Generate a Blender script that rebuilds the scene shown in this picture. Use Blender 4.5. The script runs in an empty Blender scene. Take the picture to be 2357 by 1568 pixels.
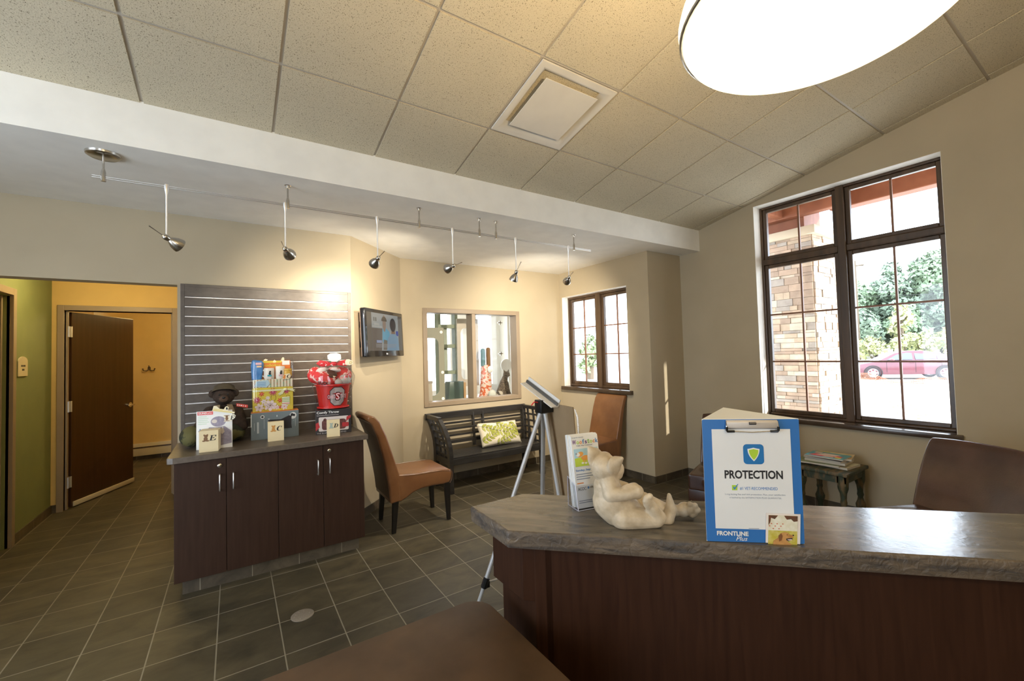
import bpy, bmesh, math, random
from mathutils import Vector, Matrix, noise
random.seed(7)
PI = math.pi
SC = bpy.context.scene
COL = SC.collection

# ---------------------------------------------------------------- camera
cam_d = bpy.data.cameras.new('camera')
cam = bpy.data.objects.new('camera', cam_d)
COL.objects.link(cam)
cam_d.sensor_width = 36.0
cam_d.lens = 36.0 * 976.72 / 2357.0
cam_d.clip_start = 0.02
cam_d.clip_end = 400
YAW, PITCH, ROLL = math.radians(33.2459), math.radians(1.8344), math.radians(-1.5792)
_f = Vector((math.sin(YAW) * math.cos(PITCH), math.cos(YAW) * math.cos(PITCH), math.sin(PITCH)))
_r0 = Vector((math.cos(YAW), -math.sin(YAW), 0))
_u0 = _r0.cross(_f)
_r = _r0 * math.cos(ROLL) + _u0 * math.sin(ROLL)
_u = -_r0 * math.sin(ROLL) + _u0 * math.cos(ROLL)
cam.matrix_world = Matrix(((_r.x, _u.x, -_f.x, 0), (_r.y, _u.y, -_f.y, 0), (_r.z, _u.z, -_f.z, 1.508), (0, 0, 0, 1)))
SC.camera = cam

# ---------------------------------------------------------------- sky, sun, exposure
SC.view_settings.view_transform = 'Standard'
SC.view_settings.look = 'None'
SC.view_settings.gamma = 1.0
SC.view_settings.use_curve_mapping = False
SC.view_settings.exposure = 0.0
world = bpy.data.worlds.new('sky')
SC.world = world
world.use_nodes = True
wn = world.node_tree.nodes
bg = wn['Background']
bg.inputs[0].default_value = (0.76, 0.87, 1.0, 1)
bg.inputs[1].default_value = 9.0
sun_d = bpy.data.lights.new('sun', 'SUN')
sun_d.energy = 7.0
sun_d.angle = math.radians(0.6)
sun_d.color = (1.0, 0.93, 0.80)
sun = bpy.data.objects.new('sun', sun_d)
COL.objects.link(sun)
_sd = Vector((0.345, -0.94, 0.30)).normalized()          # towards the sun
sun.rotation_euler = _sd.to_track_quat('Z', 'Y').to_euler()
sun.location = (10, -20, 15)


def light(name, kind, loc, energy, color, size=0.1, aim=None, spot=None, blend=0.5, parent=None):
    d = bpy.data.lights.new(name, kind)
    d.energy = energy
    d.color = color
    if kind == 'AREA':
        d.size = size
    else:
        d.shadow_soft_size = size
    if kind == 'SPOT':
        d.spot_size = math.radians(spot)
        d.spot_blend = blend
    o = bpy.data.objects.new(name, d)
    COL.objects.link(o)
    o.location = loc
    if aim is not None:
        o.rotation_euler = (Vector(aim) - Vector(loc)).to_track_quat('-Z', 'Y').to_euler()
    return o


def portal(name, loc, sx, sy, direction):
    d = bpy.data.lights.new(name, 'AREA')
    d.shape = 'RECTANGLE'
    d.size, d.size_y = sx, sy
    d.cycles.is_portal = True
    o = bpy.data.objects.new(name, d)
    COL.objects.link(o)
    o.location = loc
    o.rotation_euler = Vector(direction).to_track_quat('-Z', 'Z').to_euler()
    return o


WARM = (1.0, 0.74, 0.40)
portal('portal_large_window', (4.9, 1.58, 1.9), 1.42, 2.2, (-1, 0, 0))
portal('portal_small_window', (4.3, 4.1, 1.66), 1.2, 1.28, (-1, 0, 0))
portal('portal_side_window', (-2.5, 1.8, 1.5), 1.9, 2.7, (1, 0, 0))
portal('portal_added_opening', (-1.8, -3.15, 1.45), 1.0, 2.4, (0, 1, 0))  # for the unseen opening added in the front wall to light the fascia
light('hall_lamp', 'POINT', (-1.05, 5.35, 2.35), 21, (1.0, 0.77, 0.36), 0.09)
light('exam_room_lamp', 'POINT', (-0.7, 7.6, 2.35), 24, (1.0, 0.74, 0.32), 0.12)
light('cat_room_lamp', 'POINT', (2.7, 5.75, 2.5), 22, (1.0, 0.96, 0.88), 0.25)
light('added_fill_lamp', 'POINT', (0.3, -2.1, 2.9), 75, (1.0, 0.82, 0.52), 0.3)  # unseen lamp added behind the camera to brighten fascia and ceiling


# ---------------------------------------------------------------- materials
def mat(name, col, rough=0.5, metal=0.0, col2=None, vscale=6.0, stretch=(1, 1, 1), detail=4.0, contrast=(0.35, 0.65),
        bump=0.0, bscale=60.0, bstretch=(1, 1, 1), spec=0.5, coat=0.0, emit=0.0, rot=(0, 0, 0), sheen=0.0, distort=0.0):
    m = bpy.data.materials.new(name)
    m.use_nodes = True
    nt = m.node_tree
    b = nt.nodes['Principled BSDF']
    b.inputs['Base Color'].default_value = (*col, 1)
    b.inputs['Roughness'].default_value = rough
    b.inputs['Metallic'].default_value = metal
    b.inputs['Specular IOR Level'].default_value = spec
    b.inputs['Coat Weight'].default_value = coat
    b.inputs['Coat Roughness'].default_value = 0.08
    b.inputs['Sheen Weight'].default_value = sheen
    tc = nt.nodes.new('ShaderNodeTexCoord')

    def noise_tex(scale, st, det):
        mp = nt.nodes.new('ShaderNodeMapping')
        mp.vector_type = 'TEXTURE'
        mp.inputs['Scale'].default_value = tuple(1.0 / c for c in st)
        mp.inputs['Rotation'].default_value = rot
        nt.links.new(tc.outputs['Object'], mp.inputs['Vector'])
        n = nt.nodes.new('ShaderNodeTexNoise')
        n.inputs['Scale'].default_value = scale
        n.inputs['Detail'].default_value = det
        n.inputs['Distortion'].default_value = distort
        nt.links.new(mp.outputs[0], n.inputs['Vector'])
        return n
    if col2 is None:
        col2 = tuple(min(1, c * 1.06) for c in col)
    n = noise_tex(vscale, stretch, detail)
    r = nt.nodes.new('ShaderNodeValToRGB')
    r.color_ramp.elements[0].position = contrast[0]
    r.color_ramp.elements[1].position = contrast[1]
    r.color_ramp.elements[0].color = (*col, 1)
    r.color_ramp.elements[1].color = (*col2, 1)
    nt.links.new(n.outputs['Fac'], r.inputs[0])
    nt.links.new(r.outputs[0], b.inputs['Base Color'])
    if emit > 0:
        nt.links.new(r.outputs[0], b.inputs['Emission Color'])
        b.inputs['Emission Strength'].default_value = emit
    if bump > 0:
        n2 = noise_tex(bscale, bstretch, 3.0)
        bp = nt.nodes.new('ShaderNodeBump')
        bp.inputs['Strength'].default_value = bump
        bp.inputs['Distance'].default_value = 0.01
        nt.links.new(n2.outputs['Fac'], bp.inputs['Height'])
        nt.links.new(bp.outputs[0], b.inputs['Normal'])
    return m


def glass_mat(name, tint=(1, 1, 1), amount=0.02, rough=0.02):
    m = bpy.data.materials.new(name)
    m.use_nodes = True
    nt = m.node_tree
    nt.nodes.clear()
    out = nt.nodes.new('ShaderNodeOutputMaterial')
    t = nt.nodes.new('ShaderNodeBsdfTransparent')
    t.inputs[0].default_value = (*tint, 1)
    g = nt.nodes.new('ShaderNodeBsdfGlossy')
    g.inputs['Roughness'].default_value = rough
    lw = nt.nodes.new('ShaderNodeLayerWeight')
    lw.inputs[0].default_value = 0.25
    mul = nt.nodes.new('ShaderNodeMath')
    mul.operation = 'MULTIPLY_ADD'
    mul.inputs[1].default_value = 0.3
    mul.inputs[2].default_value = amount
    nt.links.new(lw.outputs['Fresnel'], mul.inputs[0])
    mx = nt.nodes.new('ShaderNodeMixShader')
    nt.links.new(mul.outputs[0], mx.inputs[0])
    nt.links.new(t.outputs[0], mx.inputs[1])
    nt.links.new(g.outputs[0], mx.inputs[2])
    nt.links.new(mx.outputs[0], out.inputs[0])
    return m


def brick_mat(name, c1, c2, mortar, bw, bh, ms, offset=0.0, ox=0.0, oy=0.0, mode='floor', rough=0.5, bump=0.4, nscale=3.0,
              nstretch=(1, 1, 1), nmix=0.75, dark=(0.3, 0.3, 0.3), light_=(1.5, 1.5, 1.5), smooth=0.1):
    m = bpy.data.materials.new(name)
    m.use_nodes = True
    nt = m.node_tree
    b = nt.nodes['Principled BSDF']
    b.inputs['Roughness'].default_value = rough
    tc = nt.nodes.new('ShaderNodeTexCoord')
    sep = nt.nodes.new('ShaderNodeSeparateXYZ')
    nt.links.new(tc.outputs['Object'], sep.inputs[0])
    cmb = nt.nodes.new('ShaderNodeCombineXYZ')
    if mode == 'floor':
        nt.links.new(sep.outputs[0], cmb.inputs[0])
        nt.links.new(sep.outputs[1], cmb.inputs[1])
    else:
        ad = nt.nodes.new('ShaderNodeMath')
        ad.operation = 'ADD'
        nt.links.new(sep.outputs[0], ad.inputs[0])
        nt.links.new(sep.outputs[1], ad.inputs[1])
        nt.links.new(ad.outputs[0], cmb.inputs[0])
        nt.links.new(sep.outputs[2], cmb.inputs[1])
    mp = nt.nodes.new('ShaderNodeMapping')
    mp.inputs['Location'].default_value = (ox, oy, 0)
    nt.links.new(cmb.outputs[0], mp.inputs['Vector'])
    br = nt.nodes.new('ShaderNodeTexBrick')
    br.offset = offset
    br.inputs['Scale'].default_value = 1.0
    br.inputs['Brick Width'].default_value = bw
    br.inputs['Row Height'].default_value = bh
    br.inputs['Mortar Size'].default_value = ms
    br.inputs['Mortar Smooth'].default_value = smooth
    br.inputs['Color1'].default_value = (*c1, 1)
    br.inputs['Color2'].default_value = (*c2, 1)
    br.inputs['Mortar'].default_value = (*mortar, 1)
    nt.links.new(mp.outputs[0], br.inputs['Vector'])
    mp2 = nt.nodes.new('ShaderNodeMapping')
    mp2.inputs['Scale'].default_value = nstretch
    nt.links.new(tc.outputs['Object'], mp2.inputs['Vector'])
    n = nt.nodes.new('ShaderNodeTexNoise')
    n.inputs['Scale'].default_value = nscale
    n.inputs['Detail'].default_value = 7
    n.inputs['Roughness'].default_value = 0.65
    n.inputs['Distortion'].default_value = 0.6
    nt.links.new(mp2.outputs[0], n.inputs['Vector'])
    r = nt.nodes.new('ShaderNodeValToRGB')
    r.color_ramp.elements[0].position = 0.33
    r.color_ramp.elements[1].position = 0.68
    r.color_ramp.elements[0].color = (*dark, 1)
    r.color_ramp.elements[1].color = (*light_, 1)
    nt.links.new(n.outputs['Fac'], r.inputs[0])
    mx = nt.nodes.new('ShaderNodeMix')
    mx.data_type = 'RGBA'
    mx.blend_type = 'MULTIPLY'
    inv = nt.nodes.new('ShaderNodeMath')
    inv.operation = 'MULTIPLY_ADD'
    inv.inputs[1].default_value = -nmix
    inv.inputs[2].default_value = nmix
    nt.links.new(br.outputs['Fac'], inv.inputs[0])
    nt.links.new(inv.outputs[0], mx.inputs[0])
    nt.links.new(br.outputs['Color'], mx.inputs[6])
    nt.links.new(r.outputs[0], mx.inputs[7])
    nt.links.new(mx.outputs[2], b.inputs['Base Color'])
    bp = nt.nodes.new('ShaderNodeBump')
    bp.inputs['Strength'].default_value = bump
    bp.inputs['Distance'].default_value = 0.004
    sub = nt.nodes.new('ShaderNodeMath')
    sub.operation = 'MULTIPLY_ADD'
    sub.inputs[1].default_value = -1.0
    nt.links.new(br.outputs['Fac'], sub.inputs[0])
    nt.links.new(n.outputs['Fac'], sub.inputs[2])
    nt.links.new(sub.outputs[0], bp.inputs['Height'])
    nt.links.new(bp.outputs[0], b.inputs['Normal'])
    return m


def speckle_mat(name, base, speck, scale=190.0):
    m = mat(name, base, 0.9, col2=tuple(c * 0.93 for c in base), vscale=2.0)
    nt = m.node_tree
    b = nt.nodes['Principled BSDF']
    src = b.inputs['Base Color'].links[0].from_socket
    tc = nt.nodes.new('ShaderNodeTexCoord')
    n = nt.nodes.new('ShaderNodeTexNoise')
    n.inputs['Scale'].default_value = scale
    n.inputs['Detail'].default_value = 2
    nt.links.new(tc.outputs['Object'], n.inputs['Vector'])
    r = nt.nodes.new('ShaderNodeValToRGB')
    r.color_ramp.elements[0].position = 0.30
    r.color_ramp.elements[1].position = 0.42
    r.color_ramp.elements[0].color = (1, 1, 1, 1)
    r.color_ramp.elements[1].color = (0, 0, 0, 1)
    nt.links.new(n.outputs['Fac'], r.inputs[0])
    mx = nt.nodes.new('ShaderNodeMix')
    mx.data_type = 'RGBA'
    mx.inputs[7].default_value = (*speck, 1)
    nt.links.new(r.outputs[0], mx.inputs[0])
    nt.links.new(src, mx.inputs[6])
    nt.links.new(mx.outputs[2], b.inputs['Base Color'])
    bp = nt.nodes.new('ShaderNodeBump')
    bp.inputs['Strength'].default_value = 0.55
    bp.inputs['Distance'].default_value = 0.003
    n2 = nt.nodes.new('ShaderNodeTexNoise')
    n2.inputs['Scale'].default_value = scale * 0.9
    n2.inputs['Detail'].default_value = 3
    nt.links.new(tc.outputs['Object'], n2.inputs['Vector'])
    nt.links.new(n2.outputs['Fac'], bp.inputs['Height'])
    nt.links.new(bp.outputs[0], b.inputs['Normal'])
    return m


PAINT = mat('wall_paint', (0.435, 0.362, 0.245), 0.75, col2=(0.455, 0.380, 0.258), vscale=3, bump=0.05, bscale=220)
PAINT_W = mat('soffit_paint', (0.88, 0.86, 0.80), 0.7, bump=0.03, bscale=200)
GREEN = mat('green_paint', (0.19, 0.215, 0.085), 0.75, bump=0.05, bscale=220)
YELLOW = mat('yellow_paint', (0.62, 0.44, 0.17), 0.75, bump=0.05, bscale=220)
WHITE_P = mat('white_room_paint', (0.82, 0.80, 0.74), 0.7)
TILE_C = speckle_mat('ceiling_tile', (0.63, 0.555, 0.40), (0.20, 0.16, 0.10))
GRID = mat('ceiling_grid_paint', (0.50, 0.45, 0.38), 0.5)
TRIM_P = mat('taupe_trim_paint', (0.27, 0.205, 0.135), 0.45)
FLOOR_M = brick_mat('slate_floor_tile', (0.090, 0.074, 0.043), (0.060, 0.051, 0.032), (0.235, 0.21, 0.155), 0.2965, 0.3175, 0.0032,
                    ox=-0.21, oy=-3.153, rough=0.5, bump=0.22, nscale=4.5, nstretch=(0.8, 1.35, 1), dark=(0.40, 0.40, 0.40), light_=(1.35, 1.3, 1.2))
BASE_T = brick_mat('base_tile', (0.105, 0.080, 0.050), (0.085, 0.066, 0.042), (0.25, 0.215, 0.155), 0.305, 1.0, 0.0025, oy=0.4, mode='wall', rough=0.45,
                   bump=0.2, nscale=5)
BRONZE = mat('dark_bronze_wood', (0.050, 0.028, 0.014), 0.32, col2=(0.10, 0.058, 0.030), vscale=14, stretch=(1, 1, 0.1), bump=0.05)
SILL_M = mat('dark_sill', (0.055, 0.035, 0.022), 0.22, col2=(0.075, 0.05, 0.03), vscale=9)
MUNTIN = mat('muntin_wood', (0.20, 0.085, 0.038), 0.4)
GLASS = glass_mat('window_glass')
ACRYL = glass_mat('clear_acrylic', (0.95, 0.96, 0.98), 0.05)
CELLO = glass_mat('cellophane', (0.97, 0.97, 0.97), 0.05, 0.06)
CHERRY = mat('dark_cherry_veneer', (0.028, 0.011, 0.0055), 0.5, spec=.12, col2=(0.044, 0.018, 0.009), vscale=9, stretch=(7, 7, 0.5), detail=8, contrast=(0.3, 0.75), distort=0.6)
CAB_W = mat('cabinet_veneer', (0.030, 0.0135, 0.0075), 0.5, spec=.25, col2=(0.044, 0.021, 0.012), vscale=9, stretch=(6, 6, 0.4), detail=8, contrast=(0.3, 0.75))
DOOR_W = mat('door_veneer', (0.040, 0.017, 0.006), 0.30, col2=(0.058, 0.026, 0.010), vscale=5, stretch=(6, 6, 0.3), detail=6)
CTOP = mat('cabinet_laminate', (0.100, 0.076, 0.056), 0.36, col2=(0.125, 0.097, 0.073), vscale=45, bump=0.03, bscale=300)
SLAT_M = mat('slatwall_laminate', (0.078, 0.060, 0.047), 0.40, col2=(0.104, 0.081, 0.063), vscale=30, stretch=(0.6, 1, 1))
ALU = mat('brushed_aluminium', (0.80, 0.79, 0.77), 0.34, 1.0, col2=(0.80, 0.79, 0.77), vscale=40)
STEEL = mat('brushed_steel', (0.50, 0.47, 0.42), 0.26, 1.0, col2=(0.58, 0.55, 0.50), vscale=60)
CHROME = mat('chrome', (0.82, 0.80, 0.76), 0.10, 1.0)
TAN_L = mat('tan_leather', (0.165, 0.068, 0.024), 0.33, col2=(0.21, 0.092, 0.034), vscale=7, bump=0.08, bscale=180)
BROWN_L = mat('dark_brown_leather', (0.052, 0.022, 0.014), 0.26, coat=0.35, col2=(0.078, 0.034, 0.021), vscale=6, bump=0.06, bscale=150)
LEG_W = mat('black_stained_wood', (0.010, 0.008, 0.006), 0.35)
BENCH_W = mat('black_bench_paint', (0.018, 0.016, 0.014), 0.38, col2=(0.030, 0.027, 0.024), vscale=30, stretch=(0.2, 1, 1))
STONE_C = mat('stone_look_counter', (0.050, 0.043, 0.037), 0.20, spec=0.8, col2=(0.185, 0.155, 0.115), vscale=4.5, stretch=(1.0, 5.0, 4.0), detail=9,
              contrast=(0.30, 0.70), rot=(0, 0, -PI / 4), distort=0.8, bump=0.03, bscale=40)
EDGE_C = mat('rough_stone_edge', (0.045, 0.038, 0.034), 0.5, col2=(0.16, 0.118, 0.078), vscale=7, stretch=(1.0, 4, 7), detail=9,
             contrast=(0.32, 0.70), rot=(0, 0, -PI / 4), distort=1.0, bump=0.5, bscale=50)
DESK_L = mat('brown_desk_laminate', (0.056, 0.030, 0.014), 0.6, col2=(0.100, 0.057, 0.030), vscale=9, detail=8, contrast=(0.3, 0.7))
STATUE_M = mat('carved_sandstone', (0.44, 0.35, 0.235), 0.5, col2=(0.60, 0.50, 0.36), vscale=34, detail=8, bump=0.1, bscale=190)
WHITE_C = mat('white_card', (0.80, 0.80, 0.78), 0.5)
CREAM_C = mat('cream_card', (0.72, 0.60, 0.36), 0.6)
BLUE_C = mat('blue_card', (0.022, 0.145, 0.43), 0.42)
BLACK = mat('black_plastic', (0.008, 0.008, 0.008), 0.35)
INK = mat('black_ink', (0.012, 0.012, 0.014), 0.6)
BLUE_I = mat('blue_ink', (0.035, 0.20, 0.50), 0.6)
GREY_I = mat('grey_ink', (0.25, 0.29, 0.36), 0.6)
LIME = mat('lime_print', (0.40, 0.60, 0.03), 0.5)
RED = mat('red_print', (0.62, 0.03, 0.03), 0.45)
ORANGE = mat('orange_print', (0.75, 0.25, 0.05), 0.5)
PURPLE = mat('purple_print', (0.14, 0.04, 0.20), 0.5)
SKYP = mat('pale_blue_print', (0.42, 0.66, 0.78), 0.5)
GREENP = mat('green_print', (0.16, 0.42, 0.05), 0.5)
TEAL = mat('teal_print', (0.02, 0.25, 0.30), 0.5)
YEL_P = mat('yellow_print', (0.68, 0.55, 0.05), 0.5)
PINK = mat('pink_print', (0.72, 0.45, 0.48), 0.5)
BROWN_P = mat('brown_print', (0.20, 0.10, 0.04), 0.5)
GOLD_F = mat('golden_fur_print', (0.42, 0.19, 0.05), 0.5, col2=(0.56, 0.29, 0.09), vscale=60)
VENT_W = mat('white_vent_enamel', (0.74, 0.70, 0.62), 0.22)
PORCEL = mat('off_white_metal', (0.62, 0.55, 0.38), 0.4)


# ---------------------------------------------------------------- mesh builder
class MB:
    def __init__(self):
        self.bm = bmesh.new()
        self.mi = 0

    def _faces(self, vs, fl):
        bv = [self.bm.verts.new(v) for v in vs]
        for f in fl:
            try:
                fc = self.bm.faces.new([bv[i] for i in f])
                fc.material_index = self.mi
            except ValueError:
                pass
        return self

    def box(self, x0, x1, y0, y1, z0, z1, M=None):
        vs = [Vector(p) for p in ((x0, y0, z0), (x1, y0, z0), (x1, y1, z0), (x0, y1, z0), (x0, y0, z1), (x1, y0, z1), (x1, y1, z1), (x0, y1, z1))]
        if M is not None:
            vs = [M @ v for v in vs]
        return self._faces(vs, ((0, 3, 2, 1), (4, 5, 6, 7), (0, 1, 5, 4), (1, 2, 6, 5), (2, 3, 7, 6), (3, 0, 4, 7)))

    def hexa(self, bottom, top):
        return self._faces([Vector(p) for p in list(bottom) + list(top)], ((0, 3, 2, 1), (4, 5, 6, 7), (0, 1, 5, 4), (1, 2, 6, 5), (2, 3, 7, 6), (3, 0, 4, 7)))

    def prism(self, pts, vec):
        n = len(pts)
        a = [Vector(p) for p in pts]
        b = [p + Vector(vec) for p in a]
        fl = [tuple(range(n))[::-1], tuple(range(n, 2 * n))] + [(i, (i + 1) % n, n + (i + 1) % n, n + i) for i in range(n)]
        return self._faces(a + b, fl)

    def poly(self, pts):
        return self._faces([Vector(p) for p in pts], (tuple(range(len(pts))),))

    def tube(self, pts, rad, seg=10, closed=False, flat=None):
        pts = [Vector(p) for p in pts]
        n = len(pts)
        if not isinstance(rad, (list, tuple)):
            rad = [rad] * n
        vs, prev = [], None
        for i, p in enumerate(pts):
            a = pts[i - 1] if (i > 0 or closed) else p
            c = pts[(i + 1) % n] if (i < n - 1 or closed) else p
            t = (c - a)
            t = t.normalized() if t.length > 1e-9 else Vector((0, 0, 1))
            if prev is None:
                s = t.cross(Vector((0, 0, 1)))
                if s.length < 1e-4:
                    s = t.cross(Vector((1, 0, 0)))
            else:
                s = prev - t * prev.dot(t)
            s.normalize()
            prev = s
            q = t.cross(s)
            for k in range(seg):
                an = 2 * PI * k / seg
                vs.append(p + (s * math.cos(an) + q * math.sin(an)) * rad[i])
        fl = []
        m = n if closed else n - 1
        for i in range(m):
            j = (i + 1) % n
            for k in range(seg):
                l = (k + 1) % seg
                fl.append((i * seg + k, i * seg + l, j * seg + l, j * seg + k))
        if not closed:
            fl.append(tuple(range(seg))[::-1])
            fl.append(tuple(range((n - 1) * seg, n * seg)))
        return self._faces(vs, fl)

    def lathe(self, prof, M=None, seg=24, caps=True):
        M = M or Matrix()
        vs, fl = [], []
        for r, z in prof:
            for k in range(seg):
                an = 2 * PI * k / seg
                vs.append(M @ Vector((r * math.cos(an), r * math.sin(an), z)))
        n = len(prof)
        for i in range(n - 1):
            for k in range(seg):
                l = (k + 1) % seg
                fl.append((i * seg + k, i * seg + l, (i + 1) * seg + l, (i + 1) * seg + k))
        if caps:
            fl.append(tuple(range(seg))[::-1])
            fl.append(tuple(range((n - 1) * seg, n * seg)))
        return self._faces(vs, fl)

    def ball(self, c, r, M=None, u=20, v=12):
        rr = Vector(r) if isinstance(r, (tuple, list, Vector)) else Vector((r, r, r))
        R = M.to_3x3() if M is not None else Matrix.Identity(3)
        c = Vector(c)
        vs = [c + R @ Vector((0, 0, -rr.z))]
        for i in range(1, v):
            ph = -PI / 2 + PI * i / v
            for k in range(u):
                an = 2 * PI * k / u
                vs.append(c + R @ Vector((rr.x * math.cos(ph) * math.cos(an), rr.y * math.cos(ph) * math.sin(an), rr.z * math.sin(ph))))
        vs.append(c + R @ Vector((0, 0, rr.z)))
        fl = [(0, 1 + (k + 1) % u, 1 + k) for k in range(u)]
        for i in range(v - 2):
            for k in range(u):
                l = (k + 1) % u
                fl.append((1 + i * u + k, 1 + i * u + l, 1 + (i + 1) * u + l, 1 + (i + 1) * u + k))
        last = len(vs) - 1
        o = 1 + (v - 2) * u
        fl += [(last, o + k, o + (k + 1) % u) for k in range(u)]
        return self._faces(vs, fl)

    def capsule(self, a, b, ra, rb, seg=16):
        a, b = Vector(a), Vector(b)
        L = (b - a).length
        q = (b - a).to_track_quat('Z', 'Y').to_matrix().to_4x4()
        M = Matrix.Translation(a) @ q
        prof = [(max(1e-4, ra * math.cos(t)), ra * math.sin(t)) for t in [(-PI / 2 + PI / 2 * i / 5) for i in range(6)]]
        prof += [(max(1e-4, rb * math.cos(t)), L + rb * math.sin(t)) for t in [PI / 2 * i / 5 for i in range(6)]]
        return self.lathe(prof, M, seg)

    def build(self, name, m, parent=None, bevel=0.0, bseg=2, smooth=True, angle=35, subsurf=0, remesh=0.0, smoothing=0):
        bm = self.bm
        bmesh.ops.recalc_face_normals(bm, faces=bm.faces[:])
        me = bpy.data.meshes.new(name)
        bm.to_mesh(me)
        bm.free()
        ms = m if isinstance(m, (list, tuple)) else [m]
        for k in ms:
            me.materials.append(k)
        o = bpy.data.objects.new(name, me)
        COL.objects.link(o)
        mods = False
        if remesh > 0:
            md = o.modifiers.new('r', 'REMESH')
            md.mode = 'VOXEL'
            md.voxel_size = remesh
            mods = True
            if smoothing:
                sm = o.modifiers.new('s', 'SMOOTH')
                sm.iterations = smoothing
                sm.factor = 0.5
        if bevel > 0:
            bv = o.modifiers.new('b', 'BEVEL')
            bv.width = bevel
            bv.segments = bseg
            bv.limit_method = 'ANGLE'
            bv.angle_limit = math.radians(40)
            mods = True
        if subsurf:
            ss = o.modifiers.new('u', 'SUBSURF')
            ss.levels = ss.render_levels = subsurf
            mods = True
        if mods:
            dg = bpy.context.evaluated_depsgraph_get()
            dg.update()
            me2 = bpy.data.meshes.new_from_object(o.evaluated_get(dg))
            o.modifiers.clear()
            o.data = me2
            bpy.data.meshes.remove(me)
            me = me2
            me.name = name
        if smooth:
            me.polygons.foreach_set('use_smooth', [True] * len(me.polygons))
            try:
                me.set_sharp_from_angle(angle=math.radians(angle))
            except Exception:
                pass
        if parent is not None:
            attach(o, parent)
        return o


def world_matrix(o):
    M = Matrix.LocRotScale(o.location, o.rotation_euler, o.scale)
    return world_matrix(o.parent) @ M if o.parent else M


def attach(o, parent):
    """Geometry is made in world space; it is moved into the parent's own frame."""
    if o.data is not None and hasattr(o.data, 'transform'):
        o.data.transform(world_matrix(parent).inverted())
    o.parent = parent


def thing(name, label, cat, loc=(0, 0, 0), rz=0.0, group=None):
    o = bpy.data.objects.new(name, None)
    COL.objects.link(o)
    o.empty_display_size = 0.05
    o.location = loc
    o.rotation_euler = (0, 0, rz)
    o['label'] = label
    o['category'] = cat
    if group:
        o['group'] = group
    return o


def tag(o, label, cat, group=None, kind=None):
    o['label'] = label
    o['category'] = cat
    if group:
        o['group'] = group
    if kind:
        o['kind'] = kind
    return o


def struct(o, label=None):
    o['kind'] = 'structure'
    if label:
        o['label'] = label
    return o


def copy_tree(o, parent=None):
    c = o.copy()
    COL.objects.link(c)
    if parent is not None:
        c.parent = parent
    for ch in list(o.children):
        copy_tree(ch, c)
    return c


class Face:
    """A flat face in the room: origin, right and up vectors; pt(s, t) in metres."""
    def __init__(self, O, ex, ez):
        self.O, self.ex, self.ez = Vector(O), Vector(ex).normalized(), Vector(ez).normalized()
        self.n = self.ex.cross(self.ez).normalized()

    def pt(self, s, t, off=0.0):
        return self.O + self.ex * s + self.ez * t + self.n * off


def decal(mb, F, pts, off=0.0006, th=0.0005):
    return mb.prism([F.pt(s, t, off) for s, t in pts], F.n * th)


def rect(s0, s1, t0, t1):
    return [(s0, t0), (s1, t0), (s1, t1), (s0, t1)]


def rrect(s0, s1, t0, t1, r, n=5):
    out = []
    for cx, cy, a in ((s1 - r, t0 + r, -PI / 2), (s1 - r, t1 - r, 0), (s0 + r, t1 - r, PI / 2), (s0 + r, t0 + r, PI)):
        for i in range(n + 1):
            an = a + PI / 2 * i / n
            out.append((cx + r * math.cos(an), cy + r * math.sin(an)))
    return out


def ell(cx, cy, rx, ry, n=20, rot=0.0):
    c, s = math.cos(rot), math.sin(rot)
    return [(cx + rx * math.cos(2 * PI * i / n) * c - ry * math.sin(2 * PI * i / n) * s,
             cy + rx * math.cos(2 * PI * i / n) * s + ry * math.sin(2 * PI * i / n) * c) for i in range(n)]


def sheet(name, F, shapes, m, parent, off=0.0006, th=0.0005):
    mb = MB()
    for p in shapes:
        decal(mb, F, p, off, th)
    return mb.build(name, m, parent, smooth=False)


def text(name, body, F, s, t, height, m, parent, width=None, off=0.0008, shear=0.0, bold=0.0, align='LEFT'):
    cu = bpy.data.curves.new(name, 'FONT')
    cu.body = body
    cu.size = 1.0
    cu.extrude = 0.004
    cu.offset = bold
    cu.shear = shear
    cu.resolution_u = 3
    o = bpy.data.objects.new(name, cu)
    COL.objects.link(o)
    dg = bpy.context.evaluated_depsgraph_get()
    dg.update()
    me = bpy.data.meshes.new_from_object(o.evaluated_get(dg))
    bpy.data.objects.remove(o)
    bpy.data.curves.remove(cu)
    xs = [v.co.x for v in me.vertices]
    ys = [v.co.y for v in me.vertices]
    x0, x1, y0, y1 = min(xs), max(xs), min(ys), max(ys)
    ky = height / (y1 - y0)
    kx = (width / (x1 - x0)) if width else ky
    sh = 0.0 if align == 'LEFT' else -(x1 - x0) * kx / 2
    for v in me.vertices:
        p = F.pt(s + sh + (v.co.x - x0) * kx, t + (v.co.y - y0) * ky, off + v.co.z * 0.05)
        v.co = p
    me.materials.append(m)
    me.name = name
    ob = bpy.data.objects.new(name, me)
    COL.objects.link(ob)
    attach(ob, parent)
    return ob

# ---------------------------------------------------------------- the room
XE, XD, YC, YA, YR, YF = 4.576, 3.970, 4.774, 4.098, 3.182, 2.916
ZS, ZC, SLOPE = 2.653, 2.897, math.tan(math.radians(11.93))


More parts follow.
